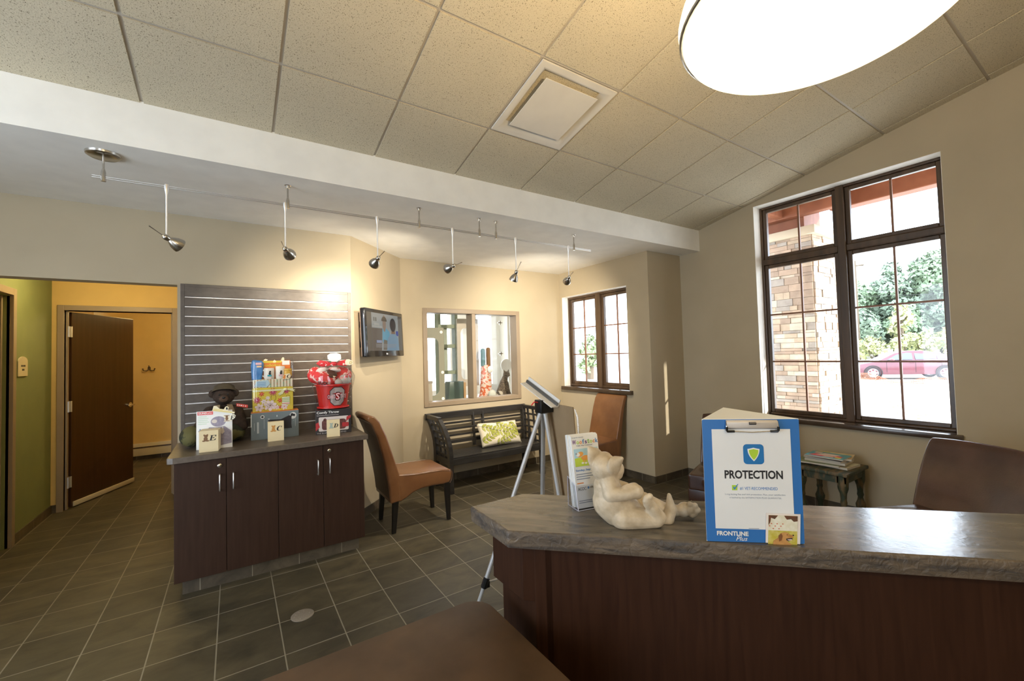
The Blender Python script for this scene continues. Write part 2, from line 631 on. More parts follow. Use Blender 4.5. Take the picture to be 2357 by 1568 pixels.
def wall(name, axis, p, thick, a0, a1, z0, z1, m, holes=()):
    """A wall slab at axis = p .. p + thick with rectangular holes (a0, a1, z0, z1)."""
    mb = MB()
    A = sorted({a0, a1, *[h[0] for h in holes], *[h[1] for h in holes]})
    Z = sorted({z0, z1, *[h[2] for h in holes], *[h[3] for h in holes]})
    A = [a for a in A if a0 <= a <= a1]
    Z = [z for z in Z if z0 <= z <= z1]
    lo, hi = min(p, p + thick), max(p, p + thick)
    for i in range(len(A) - 1):
        for j in range(len(Z) - 1):
            ca, cz = (A[i] + A[i + 1]) / 2, (Z[j] + Z[j + 1]) / 2
            if any(h[0] < ca < h[1] and h[2] < cz < h[3] for h in holes):
                continue
            if axis == 'X':
                mb.box(lo, hi, A[i], A[i + 1], Z[j], Z[j + 1])
            else:
                mb.box(A[i], A[i + 1], lo, hi, Z[j], Z[j + 1])
    o = mb.build(name, m, smooth=False)
    return struct(o)


# floor: the lobby, the hallway and the room behind it
mb = MB()
mb.prism([(-4.1, -3.1, -0.12), (XE + 0.1, -3.1, -0.12), (XE + 0.1, YR + 0.1, -0.12), (XD + 0.1, YR + 0.1, -0.12), (XD + 0.1, 9.2, -0.12), (-4.1, 9.2, -0.12)], (0, 0, 0.12))
struct(mb.build('floor', FLOOR_M, smooth=False))

# sloped acoustic ceiling with its exposed grid
ceil = MB()
y0, y1 = YF, -3.1


def zc(y):
    return ZC + (YF - y) * SLOPE


T, X0, T0 = 0.6096, -0.4036, 0.5422
cs, sn = math.cos(math.radians(11.93)), math.sin(math.radians(11.93))
gr = MB()
N0, V0 = Vector((0, sn, cs)) * -1, Vector((0, -cs, sn))       # down out of the ceiling, and up the slope


def cpt(x, t, d=0.0):
    return Vector((x, YF, ZC)) + V0 * t + N0 * d


def cell(mb, xa, xb, ta, tb, d0, d1):
    """A slab on the ceiling slope; d is measured downwards from the grid plane."""
    mb.hexa([cpt(xa, ta, d0), cpt(xb, ta, d0), cpt(xb, tb, d0), cpt(xa, tb, d0)], [cpt(xa, ta, d1), cpt(xb, ta, d1), cpt(xb, tb, d1), cpt(xa, tb, d1)])


xs_ = [-4.1] + [X0 + T * i for i in range(-6, 9)] + [XE + .2]
ts_ = [0.0] + [T0 + T * j for j in range(0, 10)]
for i in range(len(xs_) - 1):
    for j in range(len(ts_) - 1):
        if abs(xs_[i] - (X0 + T * 3)) < .01 and abs(ts_[j] - T0) < .01:
            continue
        ga = .0085
        cell(ceil, xs_[i] + (ga if i else 0), xs_[i + 1] - ga, ts_[j] + (ga if j else 0), ts_[j + 1] - ga, 0.0, -.018)
cell(ceil, -4.1, XE + .2, -.03, ts_[-1], -.030, -.12)
ceiling = struct(ceil.build('ceiling', TILE_C, smooth=False))
for x in xs_[1:-1]:
    cell(gr, x - .012, x + .012, 0, ts_[-1], -.008, -.030)
for t in ts_[1:]:
    cell(gr, -4.1, XE, t - .012, t + .012, -.0085, -.030)
g = gr.build('ceiling_grid', GRID, smooth=False)
attach(g, ceiling)

# lower plaster soffit and the fascia beam in front of it
mb = MB()
mb.prism([(-4.1, YF, ZS), (XE + .1, YF, ZS), (XE + .1, YR + .1, ZS), (XD + .1, YR + .1, ZS), (XD + .1, YC + .1, ZS), (1.5, YC + .1, ZS), (.85, YA + .05, ZS), (-4.1, YA + .05, ZS)], (0, 0, .1))
struct(mb.build('ceiling_soffit', PAINT_W, smooth=False))
mb = MB()
mb.box(-4.1, XE + .01, YF - .003, YF + .12, ZS - .001, ZC + .13)
struct(mb.build('trim_1', PAINT_W, smooth=False))

# walls
wall('wall_left', 'Y', YA, .12, -4.1, 0.913, 0, ZS + .05, PAINT, [(-1.59, -0.361, 0, 2.108)])
mb = MB()
mb.prism([(0.913, YA, 0), (1.608, YC, 0), (1.608 - .085, YC + .085, 0), (0.913 - .05, YA + .12, 0)], (0, 0, ZS + .05))
struct(mb.build('wall_angled', PAINT, smooth=False))
wall('wall_back', 'Y', YC, .13, 1.608 - .05, XD + .16, 0, ZS + .05, PAINT, [(1.90, 3.225, 0.935, 2.058)])
wall('wall_alcove', 'X', XD, .19, YR + .16, YC, 0, ZS + .05, PAINT, [(3.507, 4.710, 1.03, 2.302)])
wall('wall_return', 'Y', YR, .16, XD, XE + .02, 0, ZS + .05, PAINT)
wall('wall_right', 'X', XE, .20, -3.1, YR, 0, 4.4, PAINT, [(0.868, 2.288, 0.805, 2.985)])
wall('wall_west', 'X', -2.4, -.12, -3.1, 4.2, 0, 4.6, PAINT, [(.85, 2.75, 0.15, 2.75)])
wall('wall_front', 'Y', -3.0, -.12, -2.5, XE + .1, 0, 4.6, PAINT, [(-2.3, -1.3, .25, 2.65)])  # its opening is added, out of view, to let daylight in

# hallway and the exam room behind it
wall('wall_hall_left', 'X', -1.59, -.12, YA + .12, 6.32, 0, 2.5, GREEN, [(4.40, 5.33, 0, 2.12)])
wall('wall_hall_right', 'X', -0.361, .10, YA + .12, 6.32, 0, 2.5, YELLOW)
wall('wall_hall_back', 'Y', 6.32, .12, -1.75, 0.4, 0, 2.5, YELLOW, [(-1.495, -0.602, 0, 2.10)])
mb = MB()
mb.box(-1.75, -0.26, YA + .12, 9.1, 2.45, 2.55)
mb.box(-1.75, 0.5, 6.4, 9.1, 2.451, 2.55)
struct(mb.build('ceiling_hall', PAINT_W, smooth=False))
wall('wall_exam_back', 'Y', 8.93, .1, -1.9, 0.5, 0, 2.5, YELLOW)
wall('wall_exam_left', 'X', -1.80, -.1, 6.44, 9.0, 0, 2.5, YELLOW)
wall('wall_exam_right', 'X', 0.40, .1, 6.44, 9.0, 0, 2.5, YELLOW)
# cupboard-like recess behind the open frame at the far left
wall('wall_recess', 'X', -1.70, -.05, 4.3, 5.42, 0, 2.3, TRIM_P)

# room of cats behind the interior window
wall('wall_cat_back', 'Y', 6.45, .1, 1.2, 4.2, 0, 2.6, WHITE_P, [(2.35, 3.00, 0.95, 2.3), (3.35, 3.80, 1.0, 2.25)])
wall('wall_cat_left', 'X', 1.50, -.1, 4.92, 6.5, 0, 2.6, WHITE_P)
wall('wall_cat_right', 'X', 3.97, .1, 4.92, 6.5, 0, 2.6, WHITE_P)
mb = MB()
mb.box(1.3, 4.2, 4.9, 6.6, 2.6, 2.7)
struct(mb.build('ceiling_cat_room', PAINT_W, smooth=False))


def baseboard(name, pts, h=.08, th=.01):
    mb = MB()
    for (ax, ay), (bx, by) in zip(pts[:-1], pts[1:]):
        d = Vector((bx - ax, by - ay, 0)).normalized()
        n = Vector((d.y, -d.x, 0)) * th
        a, b = Vector((ax, ay, 0)), Vector((bx, by, 0))
        mb.prism([a, b, b + n, a + n], (0, 0, h))
    return struct(mb.build(name, BASE_T, smooth=False))


baseboard('baseboard_left', [(-0.361, YA), (0.913, YA), (1.608, YC)])
baseboard('baseboard_back', [(1.608, YC), (XD, YC)])
baseboard('baseboard_alcove', [(XD, YC), (XD, YR), (XE, YR)])
baseboard('baseboard_right', [(XE, YR), (XE, -2.9)])
baseboard('baseboard_hall', [(-1.59, 5.40), (-1.59, 6.32), (-1.545, 6.32)])
baseboard('baseboard_exam', [(-1.8, 8.93), (0.4, 8.93)])


def ring_frame(mb, axis, p0, p1, a0, a1, z0, z1, w, wz=None):
    wz = wz or w
    def b(x0, x1, zz0, zz1):
        if axis == 'X':
            mb.box(p0, p1, x0, x1, zz0, zz1)
        else:
            mb.box(x0, x1, p0, p1, zz0, zz1)
    b(a0, a0 + w, z0, z1)
    b(a1 - w, a1, z0, z1)
    b(a0 + w, a1 - w, z0, z0 + wz)
    b(a0 + w, a1 - w, z1 - wz, z1)


def sash(parent, X, a0, a1, z0, z1, cols, rows, w=.045):
    """One glazed sash in a window at x = X: rails, muntins and a pane."""
    mb = MB()
    ring_frame(mb, 'X', X - .012, X + .035, a0, a1, z0, z1, w)
    s = mb.build('sash', BRONZE, parent, bevel=.006, smooth=False)
    mb = MB()
    ia0, ia1, iz0, iz1 = a0 + w, a1 - w, z0 + w, z1 - w
    for c in range(1, cols):
        y = ia0 + (ia1 - ia0) * c / cols
        mb.box(X + .004, X + .026, y - .008, y + .008, iz0, iz1)
    for r in range(1, rows):
        z = iz0 + (iz1 - iz0) * r / rows
        mb.box(X + .005, X + .025, ia0, ia1, z - .008, z + .008)
    mb.build('muntin', MUNTIN, s, bevel=.003, smooth=False)
    mb = MB()
    mb.box(X + .013, X + .016, ia0 - .003, ia1 + .003, iz0 - .003, iz1 + .003)
    mb.build('pane', GLASS, s, smooth=False)
    return s


# window_1: the tall four-part window
mb = MB()
FX = XE + .122
ring_frame(mb, 'X', FX, FX + .075, .868, 2.288, .805, 2.985, .024)
mb.box(FX - .012, FX + .07, 1.538, 1.604, .805, 2.985)
mb.box(FX - .006, FX + .07, .892, 1.538, 2.370, 2.430)
mb.box(FX - .006, FX + .07, 1.604, 2.264, 2.370, 2.430)
w1 = struct(mb.build('window_1', BRONZE, bevel=.008, smooth=False), 'tall four-part window with dark frame in the right wall')
sash(w1, FX + .03, 1.604, 2.264, .829, 2.370, 2, 3, .036)
sash(w1, FX + .03, 1.604, 2.264, 2.430, 2.961, 2, 1, .036)
sash(w1, FX + .03, .892, 1.538, .829, 2.370, 2, 3, .036)
sash(w1, FX + .03, .892, 1.538, 2.430, 2.961, 2, 1, .036)
mb = MB()
mb.box(XE - .05, FX + .01, .835, 2.325, .762, .806)
mb.build('window_sill', SILL_M, w1, bevel=.006)

def sunlit_liner(name, X_, d, a0, a1, z0_, z1_):  # white sheets over the reveals; their paint carries the sunlit brightness
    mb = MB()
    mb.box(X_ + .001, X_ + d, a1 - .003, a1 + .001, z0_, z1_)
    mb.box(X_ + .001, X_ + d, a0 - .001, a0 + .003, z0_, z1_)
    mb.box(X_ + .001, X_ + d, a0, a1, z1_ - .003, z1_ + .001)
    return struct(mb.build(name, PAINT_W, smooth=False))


sunlit_liner('trim_sunlit_1', XE, .13, .868, 2.288, .806, 2.985)
sunlit_liner('trim_sunlit_2', XD, .11, 3.507, 4.710, 1.031, 2.302)

# window_2: the small two-part window in the alcove
mb = MB()
FX2 = XD + .105
ring_frame(mb, 'X', FX2, FX2 + .07, 3.507, 4.710, 1.03, 2.302, .032)
mb.box(FX2 - .012, FX2 + .065, 4.055, 4.140, 1.03, 2.302)
w2 = struct(mb.build('window_2', BRONZE, bevel=.007, smooth=False), 'small two-part window with dark frame in the alcove wall')
sash(w2, FX2 + .03, 4.140, 4.678, 1.062, 2.27, 2, 3, .04)
sash(w2, FX2 + .03, 3.539, 4.055, 1.062, 2.27, 2, 3, .04)
mb = MB()
mb.box(XD - .045, FX2 + .01, 3.455, 4.735, .982, 1.031)
mb.build('window_sill', SILL_M, w2, bevel=.006)

# window_3: the interior window to the cat room
mb = MB()
ring_frame(mb, 'Y', YC - .016, YC + .145, 1.868, 3.250, .907, 2.086, .055)
mb.box(2.520, 2.570, YC - .015, YC + .145, .962, 2.031)
w3 = struct(mb.build('window_3', TRIM_P, bevel=.004, smooth=False), 'taupe framed interior window looking into the cat room')
for a0, a1 in ((1.923, 2.520), (2.570, 3.195)):
    mb = MB()
    mb.box(a0 - .002, a1 + .002, YC + .10, YC + .105, .96, 2.033)
    mb.build('pane', GLASS, w3, smooth=False)
# unseen daylight window of the wall behind the camera's left shoulder
mb = MB()
ring_frame(mb, 'X', -2.48, -2.43, .85, 2.75, .15, 2.75, .05)
for y in (1.8,):
    mb.box(-2.48, -2.43, y - .03, y + .03, .15, 2.75)
w4 = struct(mb.build('window_4', BRONZE, smooth=False))

# exam room door with its frame
mb = MB()
ring = [(-1.546, -1.495), (-0.602, -0.552)]
for a, b in ring:
    mb.box(a, b, 6.30, 6.455, 0, 2.155)
mb.box(-1.495, -0.602, 6.30, 6.455, 2.10, 2.155)
mb.box(-1.495, -1.478, 6.355, 6.40, 0, 2.10)
mb.box(-0.619, -0.602, 6.355, 6.40, 0, 2.10)
struct(mb.build('trim_2', TRIM_P, bevel=.003, smooth=False), 'taupe frame around the hallway doorway')
hx, hy = -1.462, 6.415
dd = Vector((0.40, 0.925, 0)).normalized()
dn = Vector((dd.y, -dd.x, 0))
dl = 0.935
D = thing('door_1', 'dark veneer hallway door standing ajar into the yellow room', 'door', (hx, hy, 0))
D['kind'] = 'structure'
mb = MB()
a, b = Vector((hx, hy, .012)), Vector((hx, hy, .012)) + dd * dl
mb.prism([a, b, b + dn * -.044, a + dn * -.044], (0, 0, 2.08))
mb.build('door_leaf', DOOR_W, D, bevel=.002, smooth=False)
mb = MB()
a2, b2 = a + dd * .02 + dn * .002, b + dn * .002
mb.prism([a2, b2, b2 + dn * .014, a2 + dn * .014], (0, 0, .05))
mb.build('door_sweep', PORCEL, D, bevel=.002)
for z in (.22, 1.02, 1.82):
    mb = MB()
    h = Vector((hx - .005, hy, z))
    mb.prism([h + dn * .001, h + dd * .055 + dn * .001, h + dd * .055 + dn * .004, h + dn * .004], (0, 0, .115))
    mb.tube([h + dn * .006, h + dn * .006 + Vector((0, 0, .115))], .007, 8)
    mb.box(hx - .030, hx - .006, hy - .055, hy - .004, z, z + .115)
    mb.build('hinge', ALU, D)
mb = MB()
hp = Vector((hx, hy, 1.0)) + dd * (dl - .07)
for sgn, off in ((1, .002), (-1, -.046)):
    q = hp + dn * off
    mb.tube([q, q + dn * .012 * sgn], .032, 18)
    mb.tube([q + dn * .01 * sgn, q + dn * .055 * sgn], .011, 10)
    mb.tube([q + dn * .05 * sgn, q + dn * .052 * sgn - dd * .055, q + dn * .048 * sgn - dd * .10 - Vector((0, 0, .008))], [.011, .010, .008], 10)
mb.build('door_handle', CHROME, D)

# open door frame at the far left of the hallway
mb = MB()
mb.box(-1.61, -1.565, 5.33, 5.39, 0, 2.185)
mb.box(-1.61, -1.565, 4.34, 5.33, 2.125, 2.185)
mb.box(-1.61, -1.565, 4.34, 4.40, 0, 2.125)
mb.box(-1.70, -1.61, 5.335, 5.35, 0, 2.125)
mb.box(-1.66, -1.63, 5.31, 5.335, 0, 2.125)
struct(mb.build('trim_3', TRIM_P, bevel=.003, smooth=False), 'taupe door frame on the green hallway wall')

# room sign on the green wall
F = Face((-1.588, 5.482, 1.430), (0, 1, 0), (0, 0, 1))
S = thing('room_sign', 'small cream arched room sign on green hallway wall', 'sign', (-1.588, 5.6, 1.43))
pts = [(0, 0), (.20, 0), (.20, .135)] + [(.10 + .10 * math.cos(PI * k / 10), .135 + .042 * math.sin(PI * k / 10)) for k in range(1, 10)] + [(0, .135)]
mb = MB()
mb.prism([F.pt(s, t, 0.0) for s, t in pts], F.n * .008)
mb.build('sign_plate', PORCEL, S, bevel=.002, smooth=False)
mb = MB()
for k, (s0, s1, t0) in enumerate(((.055, .073, .085), (.078, .094, .085), (.099, .113, .085), (.118, .145, .085), (.075, .092, .05), (.098, .122, .05))):
    decal(mb, F, rect(s0, s1, t0, t0 + .016), .008)
mb.build('lettering', INK, S, smooth=False)

# coat hook and baseboard heater in the exam room
H = thing('coat_hook', 'small dark double coat hook on the yellow wall', 'hook', (-1.145, 8.93, 1.44))
mb = MB()
mb.ball((-1.145, 8.925, 1.44), (.02, .006, .03))
for s in (-1, 1):
    mb.tube([(-1.145, 8.925, 1.43), (-1.145 + s * .03, 8.90, 1.40), (-1.145 + s * .065, 8.885, 1.405), (-1.145 + s * .075, 8.885, 1.44)], [.009, .008, .008, .010], 8)
mb.tube([(-1.145, 8.925, 1.45), (-1.145, 8.90, 1.475), (-1.145, 8.885, 1.48)], .008, 8)
mb.build('hook_body', BRONZE, H)
H = thing('baseboard_heater', 'cream electric baseboard heater low on the yellow wall', 'heater', (-0.7, 8.9, 0))
mb = MB()
mb.box(-1.5, .2, 8.865, 8.928, .065, .255)
mb.build('heater_case', PORCEL, H, bevel=.006)
mb = MB()
mb.box(-1.44, .14, 8.861, 8.868, .185, .205)
mb.box(-1.5, .2, 8.875, 8.925, .081, .083)
mb.build('heater_slot', BRONZE, H, smooth=False)

# slatwall display panel
SW = thing('slatwall_panel', 'grey-brown slatwall display panel with metal grooves above the cabinet', 'display panel', (.28, YA, .905))
x0, x1, z0, z1 = -.341, .903, .906, 2.117
mb = MB()
mb.box(x0, x1, YA - .010, YA - .001, z0, z1)
gz = [2.017 - .0744 * i for i in range(15)]
edges = [z1] + [v for z in gz for v in (z + .005, z - .005)] + [z0]
for i in range(0, len(edges), 2):
    mb.box(x0 + .026, x1 - .026, YA - .020, YA - .009, edges[i + 1], edges[i] if i else z1 - .02)
mb.build('panel', SLAT_M, SW, smooth=False)
mb = MB()
mb.box(x0, x0 + .026, YA - .021, YA - .001, z0, z1)
mb.box(x1 - .026, x1, YA - .021, YA - .001, z0, z1)
mb.box(x0 + .026, x1 - .026, YA - .021, YA - .001, z1 - .022, z1)
mb.build('edge_trim', SLAT_M, SW, bevel=.002, smooth=False)
INSERT = mat('satin_metal_insert', (.86, .85, .84), .3, .45)
for z in gz:
    mb = MB()
    mb.prism([(x0 + .027, YA - .0215, z - .0048), (x0 + .027, YA - .0215, z - .001), (x0 + .027, YA - .012, z + .0045), (x0 + .027, YA - .012, z - .0048)], (x1 - x0 - .054, 0, 0))
    mb.build('metal_insert', INSERT, SW, smooth=False)

# ceiling air vent
V = thing('ceiling_vent', 'white square air vent set in the sloped ceiling grid', 'vent', cpt(X0 + T * 3.5, T0 + T * .5))


def vring(mb, a, da, b, db):
    P = []
    for h, d in ((a, da), (b, db)):
        P.append([cpt(X0 + T * 3.5 + sx * h, T0 + T * .5 + sy * h, d) for sx, sy in ((-1, -1), (1, -1), (1, 1), (-1, 1))])
    for i in range(4):
        j = (i + 1) % 4
        mb.poly([P[0][i], P[0][j], P[1][j], P[1][i]])


mb = MB()
for (a, da), (b, db) in (((.292, -.006), (.292, .006)), ((.292, .006), (.262, .007)), ((.262, .007), (.235, -.012)), ((.235, -.012), (.205, -.045)), ((.205, -.045), (.10, -.05))):
    vring(mb, a, da, b, db)
bmesh.ops.remove_doubles(mb.bm, verts=mb.bm.verts[:], dist=1e-4)
mb.build('vent_frame', VENT_W, V, angle=50)
mb = MB()
c0 = [cpt(X0 + T * 3.5 + sx * .205, T0 + T * .5 + sy * .205, .012) for sx, sy in ((-1, -1), (1, -1), (1, 1), (-1, 1))]
c1 = [p - N0 * .004 for p in c0]
mb.hexa(c0, c1)
for sx in (-1, 1):
    for sy in (-1, 1):
        p = cpt(X0 + T * 3.5 + sx * .12, T0 + T * .5 + sy * .12, .009)
        mb.tube([p, p - N0 * .06], .006, 6)
mb.build('vent_plate', VENT_W, V, bevel=.0015, smooth=False)

# bowl pendant lamp
LP = thing('pendant_lamp', 'large glowing white glass bowl pendant with a steel ring', 'lamp', (1.303, .461, 2.4))
M0 = Matrix.Translation((1.303, .461, 2.4))
GLOW = bpy.data.materials.new('glowing_glass')
GLOW.use_nodes = True
_b = GLOW.node_tree.nodes['Principled BSDF']
_b.inputs['Base Color'].default_value = (.95, .9, .78, 1)
_b.inputs['Roughness'].default_value = .2
_b.inputs['Emission Color'].default_value = (1.0, .87, .58, 1)
_b.inputs['Emission Strength'].default_value = 1.8
prof = [(.338, .060), (.345, .034), (.338, .004)] + [(.333 * math.cos(PI / 2 * k / 14), -.104 * math.sin(PI / 2 * k / 14)) for k in range(1, 14)] + [(.0006, -.104)]
mb = MB()
mb.lathe(prof, M0, 72, caps=False)
mb.build('bowl', GLOW, LP, angle=80)
mb = MB()
mb.tube([(1.303 + .338 * math.cos(2 * PI * k / 72), .461 + .338 * math.sin(2 * PI * k / 72), 2.4) for k in range(72)], .006, 8, closed=True)
mb.build('ring', STEEL, LP)
for an in (200, 320, 80):
    p = Vector((1.303 + .340 * math.cos(math.radians(an)), .461 + .340 * math.sin(math.radians(an)), 2.4))
    mb = MB()
    mb.ball(p, .011)
    mb.tube([p, (p.x * .9 + .1303, p.y * .9 + .0461, 2.66), (1.303 + .02 * math.cos(math.radians(an)), .461 + .02 * math.sin(math.radians(an)), 3.05)], .0025, 6)
    mb.build('suspension_rod', STEEL, LP)
mb = MB()
mb.tube([(1.303, .461, 3.02), (1.303, .461, zc(.461) - .02)], .010, 10)
mb.lathe([(.02, -.03), (.07, -.012), (.075, .0), (.07, .02)], Matrix.Translation((1.303, .461, zc(.461))), 24)
mb.build('stem', STEEL, LP)
lb = light('pendant_bulb', 'POINT', (1.303, .461, 2.40), 66, WARM, .05)
lb.parent = LP
lb.location = (0, 0, -.036)

# track light: rail and stand-offs
ZR = 2.524
TR = thing('track_light', 'long steel track light with six small spotlights under the soffit', 'track light', (1.2, 3.09, ZS))
mb = MB()
mb.lathe([(.01, -.022), (.06, -.020), (.073, -.012), (.075, -.001)], Matrix.Translation((-.586, 3.09, ZS)), 32)
mb.build('canopy', STEEL, TR)
mb = MB()
for dz in (-.005, .005):
    mb.tube([(-.632, 3.09, ZR + dz), (3.0, 3.09, ZR + dz)], .0035, 8)
mb.build('rail', ALU, TR)
for x in (-.586, .30, 1.2, 1.729, 1.891, 2.777):
    mb = MB()
    mb.tube([(x, 3.09, ZS - .018 if x < 0 else ZS), (x, 3.09, ZR + .05), (x, 3.09, ZR + .03), (x, 3.09, ZR - .022)], [.005, .005, .010, .011], 12)
    if x > 0:
        mb.lathe([(.012, -.018), (.014, -.002), (.02, 0)], Matrix.Translation((x, 3.09, ZS)), 14)
    mb.build('standoff', STEEL, TR)

SPOTS = [  # x, aim, watts, beam width
    (-.320, (1.0, 4.05, 1.50), 26, 112),
    (.284, (.75, 4.08, 1.95), 26, 112),
    (.878, (.78, 4.08, 1.86), 105, 70),
    (1.478, (1.22, 4.38, 2.05), 95, 95),
    (2.090, (1.95, 4.35, .3), 120, 112),
    (2.700, (3.40, 4.77, 1.55), 240, 112),
]
HB = mat('lamp_bulb', (1, .9, .7), .4, emit=12.0)
for x, aim, watts, width_ in SPOTS:
    mb = MB()
    mb.tube([(x, 3.09, ZR + .014), (x, 3.09, ZR - .02), (x, 3.09, ZR - .05), (x, 3.09, ZR - .285)], [.011, .011, .005, .0045], 12)
    r = mb.build('spotlight', ALU, TR)
    piv = Vector((x, 3.09, ZR - .295))
    d = (Vector(aim) - piv).normalized()
    Mh = Matrix.Translation(piv) @ d.to_track_quat('Z', 'Y').to_matrix().to_4x4()
    mb = MB()
    mb.lathe([(.006, -.020), (.014, -.016), (.0165, -.004), (.0145, .012), (.013, .016), (.020, .024), (.033, .046), (.039, .066), (.040, .078), (.037, .078), (.030, .050), (.012, .030)], Mh, 28, caps=False)
    mb.build('lamp_head', STEEL, r, angle=60)
    mb = MB()
    side = d.cross(Vector((0, 0, 1))).normalized() * .006
    p = piv - d * .018
    mb.tube([p, p - d * .045 + side, p - d * .085 + side * 2], [.0022, .0022, .0035], 6)
    mb.build('aiming_handle', STEEL, r)
    mb = MB()
    mb.ball(piv + d * .045, .010)
    mb.build('bulb', HB, r)
    l = light('spot_beam', 'SPOT', piv + d * .082, watts, (1.0, .88, .70), .02, aim=aim, spot=width_, blend=1.0)
    l.parent = TR
    l.location = piv + d * .082 - Vector(TR.location)

# round floor outlet cover
fo = MB()
fo.lathe([(.062, 0.0), (.062, .003), (.055, .005), (.002, .005)], Matrix.Translation((.329, 2.84, 0)), 40)
for k in range(10):
    an = 2 * PI * k / 10
    fo.lathe([(.006, .005), (.005, .0062), (.001, .0062)], Matrix.Translation((.329 + .04 * math.cos(an), 2.84 + .04 * math.sin(an), 0)), 10)
o = fo.build('floor_outlet', mat('worn_floor_plate', (.30, .26, .21), .4, .3, bump=.3, bscale=90))
tag(o, 'round grey floor outlet cover set in the tiles', 'floor outlet')

# ---------------------------------------------------------------- display cabinet
CB = thing('display_cabinet', 'low dark wood cabinet with four doors under the slatwall', 'cabinet', (.26, 3.8, 0))
mb = MB()
mb.box(-.328, .853, 3.50, YA - .012, .11, .865)
mb.build('cabinet_body', CAB_W, CB, bevel=.002, smooth=False)
mb = MB()
mb.box(-.29, .822, 3.556, 3.60, 0, .11)
mb.box(-.29, -.25, 3.60, YA - .015, 0, .11)
mb.box(.785, .822, 3.60, YA - .015, 0, .11)
mb.build('tiled_toe_kick', brick_mat('toe_tile', (.115, .09, .058), (.095, .075, .05), (.27, .235, .17), .2965, 1.0, .0025, ox=-.21 + .02 - 3.556, oy=.4, mode='wall', rough=.45, bump=.2, nscale=5), CB, smooth=False)
dx = [-.328, -.048, .259, .556, .853]
for i in range(4):
    mb = MB()
    mb.box(dx[i] + .0015, dx[i + 1] - .0015, 3.480, 3.499, .108, .862)
    dr = mb.build('cabinet_door', CAB_W, CB, bevel=.0015, smooth=False)
    xh = {0: -.084, 1: -.008, 2: .517, 3: .598}[i]
    mb = MB()
    mb.tube([(xh, 3.4805, .758), (xh, 3.455, .758), (xh, 3.450, .750), (xh, 3.450, .662), (xh, 3.455, .654), (xh, 3.4805, .654)], .0045, 8)
    mb.build('handle', ALU, dr)
    if i in (0, 3):
        mb = MB()
        mb.tube([(xh, 3.481, .817), (xh, 3.472, .817), (xh, 3.470, .817)], [.013, .013, .009], 18)
        mb.box(xh - .006, xh + .006, 3.4675, 3.471, .8155, .8185)
        mb.build('lock', CHROME, dr)
mb = MB()
mb.prism([(-.350, YA - .001, .866), (.882, YA - .001, .866), (.882, 3.458, .866), (-.330, 3.455, .866), (-.362, 3.472, .866), (-.362, YA - .001, .866)], (0, 0, .040))
mb.build('cabinet_top', CTOP, CB, bevel=.004, smooth=False)
ZT = .906

# --- little cream raffle boxes and cards
def animal_mark(F, s, t, k, m, parent, ears=True):
    """A small sitting animal print."""
    sh = [ell(s, t + .010 * k, .008 * k, .011 * k), ell(s + .001 * k, t + .024 * k, .0075 * k, .0065 * k), ell(s - .007 * k, t + .001 * k, .007 * k, .0035 * k), ell(s + .007 * k, t + .001 * k, .007 * k, .0035 * k)]
    if ears:
        sh += [ell(s - .006 * k, t + .029 * k, .003 * k, .004 * k), ell(s + .007 * k, t + .029 * k, .003 * k, .004 * k)]
    for i, p in enumerate(sh):
        sheet('animal_print', F, [p], m, parent, off=.0005 + .00025 * i) if i == 0 else None
    return sheet('animal_print', F, sh[1:], m, parent, off=.0009)


def serif_letter(ch, F, s, t, w, h, m, parent, off=.0008):
    """A bold slanted serif capital E, C or D."""
    sh = []
    if ch in 'ED':
        sh += [rect(.18, .42, 0, 1), rect(.06, .5, .94, 1), rect(.06, .5, 0, .06)]
    if ch == 'E':
        sh += [rect(.42, .95, .92, 1), [(.85, .70), (.95, .66), (.95, 1), (.78, 1)], rect(.42, .70, .47, .54), rect(.64, .71, .36, .66), rect(.42, .98, 0, .08), [(.78, 0), (1.0, 0), (1.04, .34), (.93, .30)]]
    else:
        a0, a1 = (-PI / 2, PI / 2) if ch == 'D' else (PI * .30, PI * 1.72)
        ox, oy, ix, iy, cx = (.56, .5, .34, .43, .42) if ch == 'D' else (.48, .52, .26, .45, .54)
        for i in range(14):
            u, v = a0 + (a1 - a0) * i / 14, a0 + (a1 - a0) * (i + 1) / 14
            sx = 0 if ch == 'D' else .06
            sh.append([(cx + ox * math.cos(u), .5 + oy * math.sin(u)), (cx + ox * math.cos(v), .5 + oy * math.sin(v)), (cx + sx + ix * math.cos(v), .5 + iy * math.sin(v)), (cx + sx + ix * math.cos(u), .5 + iy * math.sin(u))])
        if ch == 'C':
            sh.append([(.80, .70), (.90, .64), (.92, 1), (.84, 1)])
    return sheet('letter', F, [[(s + w * (x + .22 * y), t + h * y) for x, y in p] for p in sh], m, parent, off=off)


def raffle_box(label, p, rz, w, d, h, letter, m, card=False):
    root = thing('raffle_box' if not card else 'raffle_card', label, 'box' if not card else 'card', (p[0], p[1], ZT), rz)
    M = world_matrix(root)
    mb = MB()
    mb.box(0, w, 0, d, 0, h, M)
    mb.build('box_body', CREAM_C, root, bevel=.0012, smooth=False)
    ex = M.to_3x3() @ Vector((1, 0, 0))
    F = Face(M @ Vector((0, 0, 0)), ex, (0, 0, 1))
    k = w / .105
    animal_mark(F, .036 * k, h * .52, 1.35 * k, m, root)
    serif_letter(letter, F, .052 * k, h * .53, .036 * k, .034 * k, INK, root)
    return root


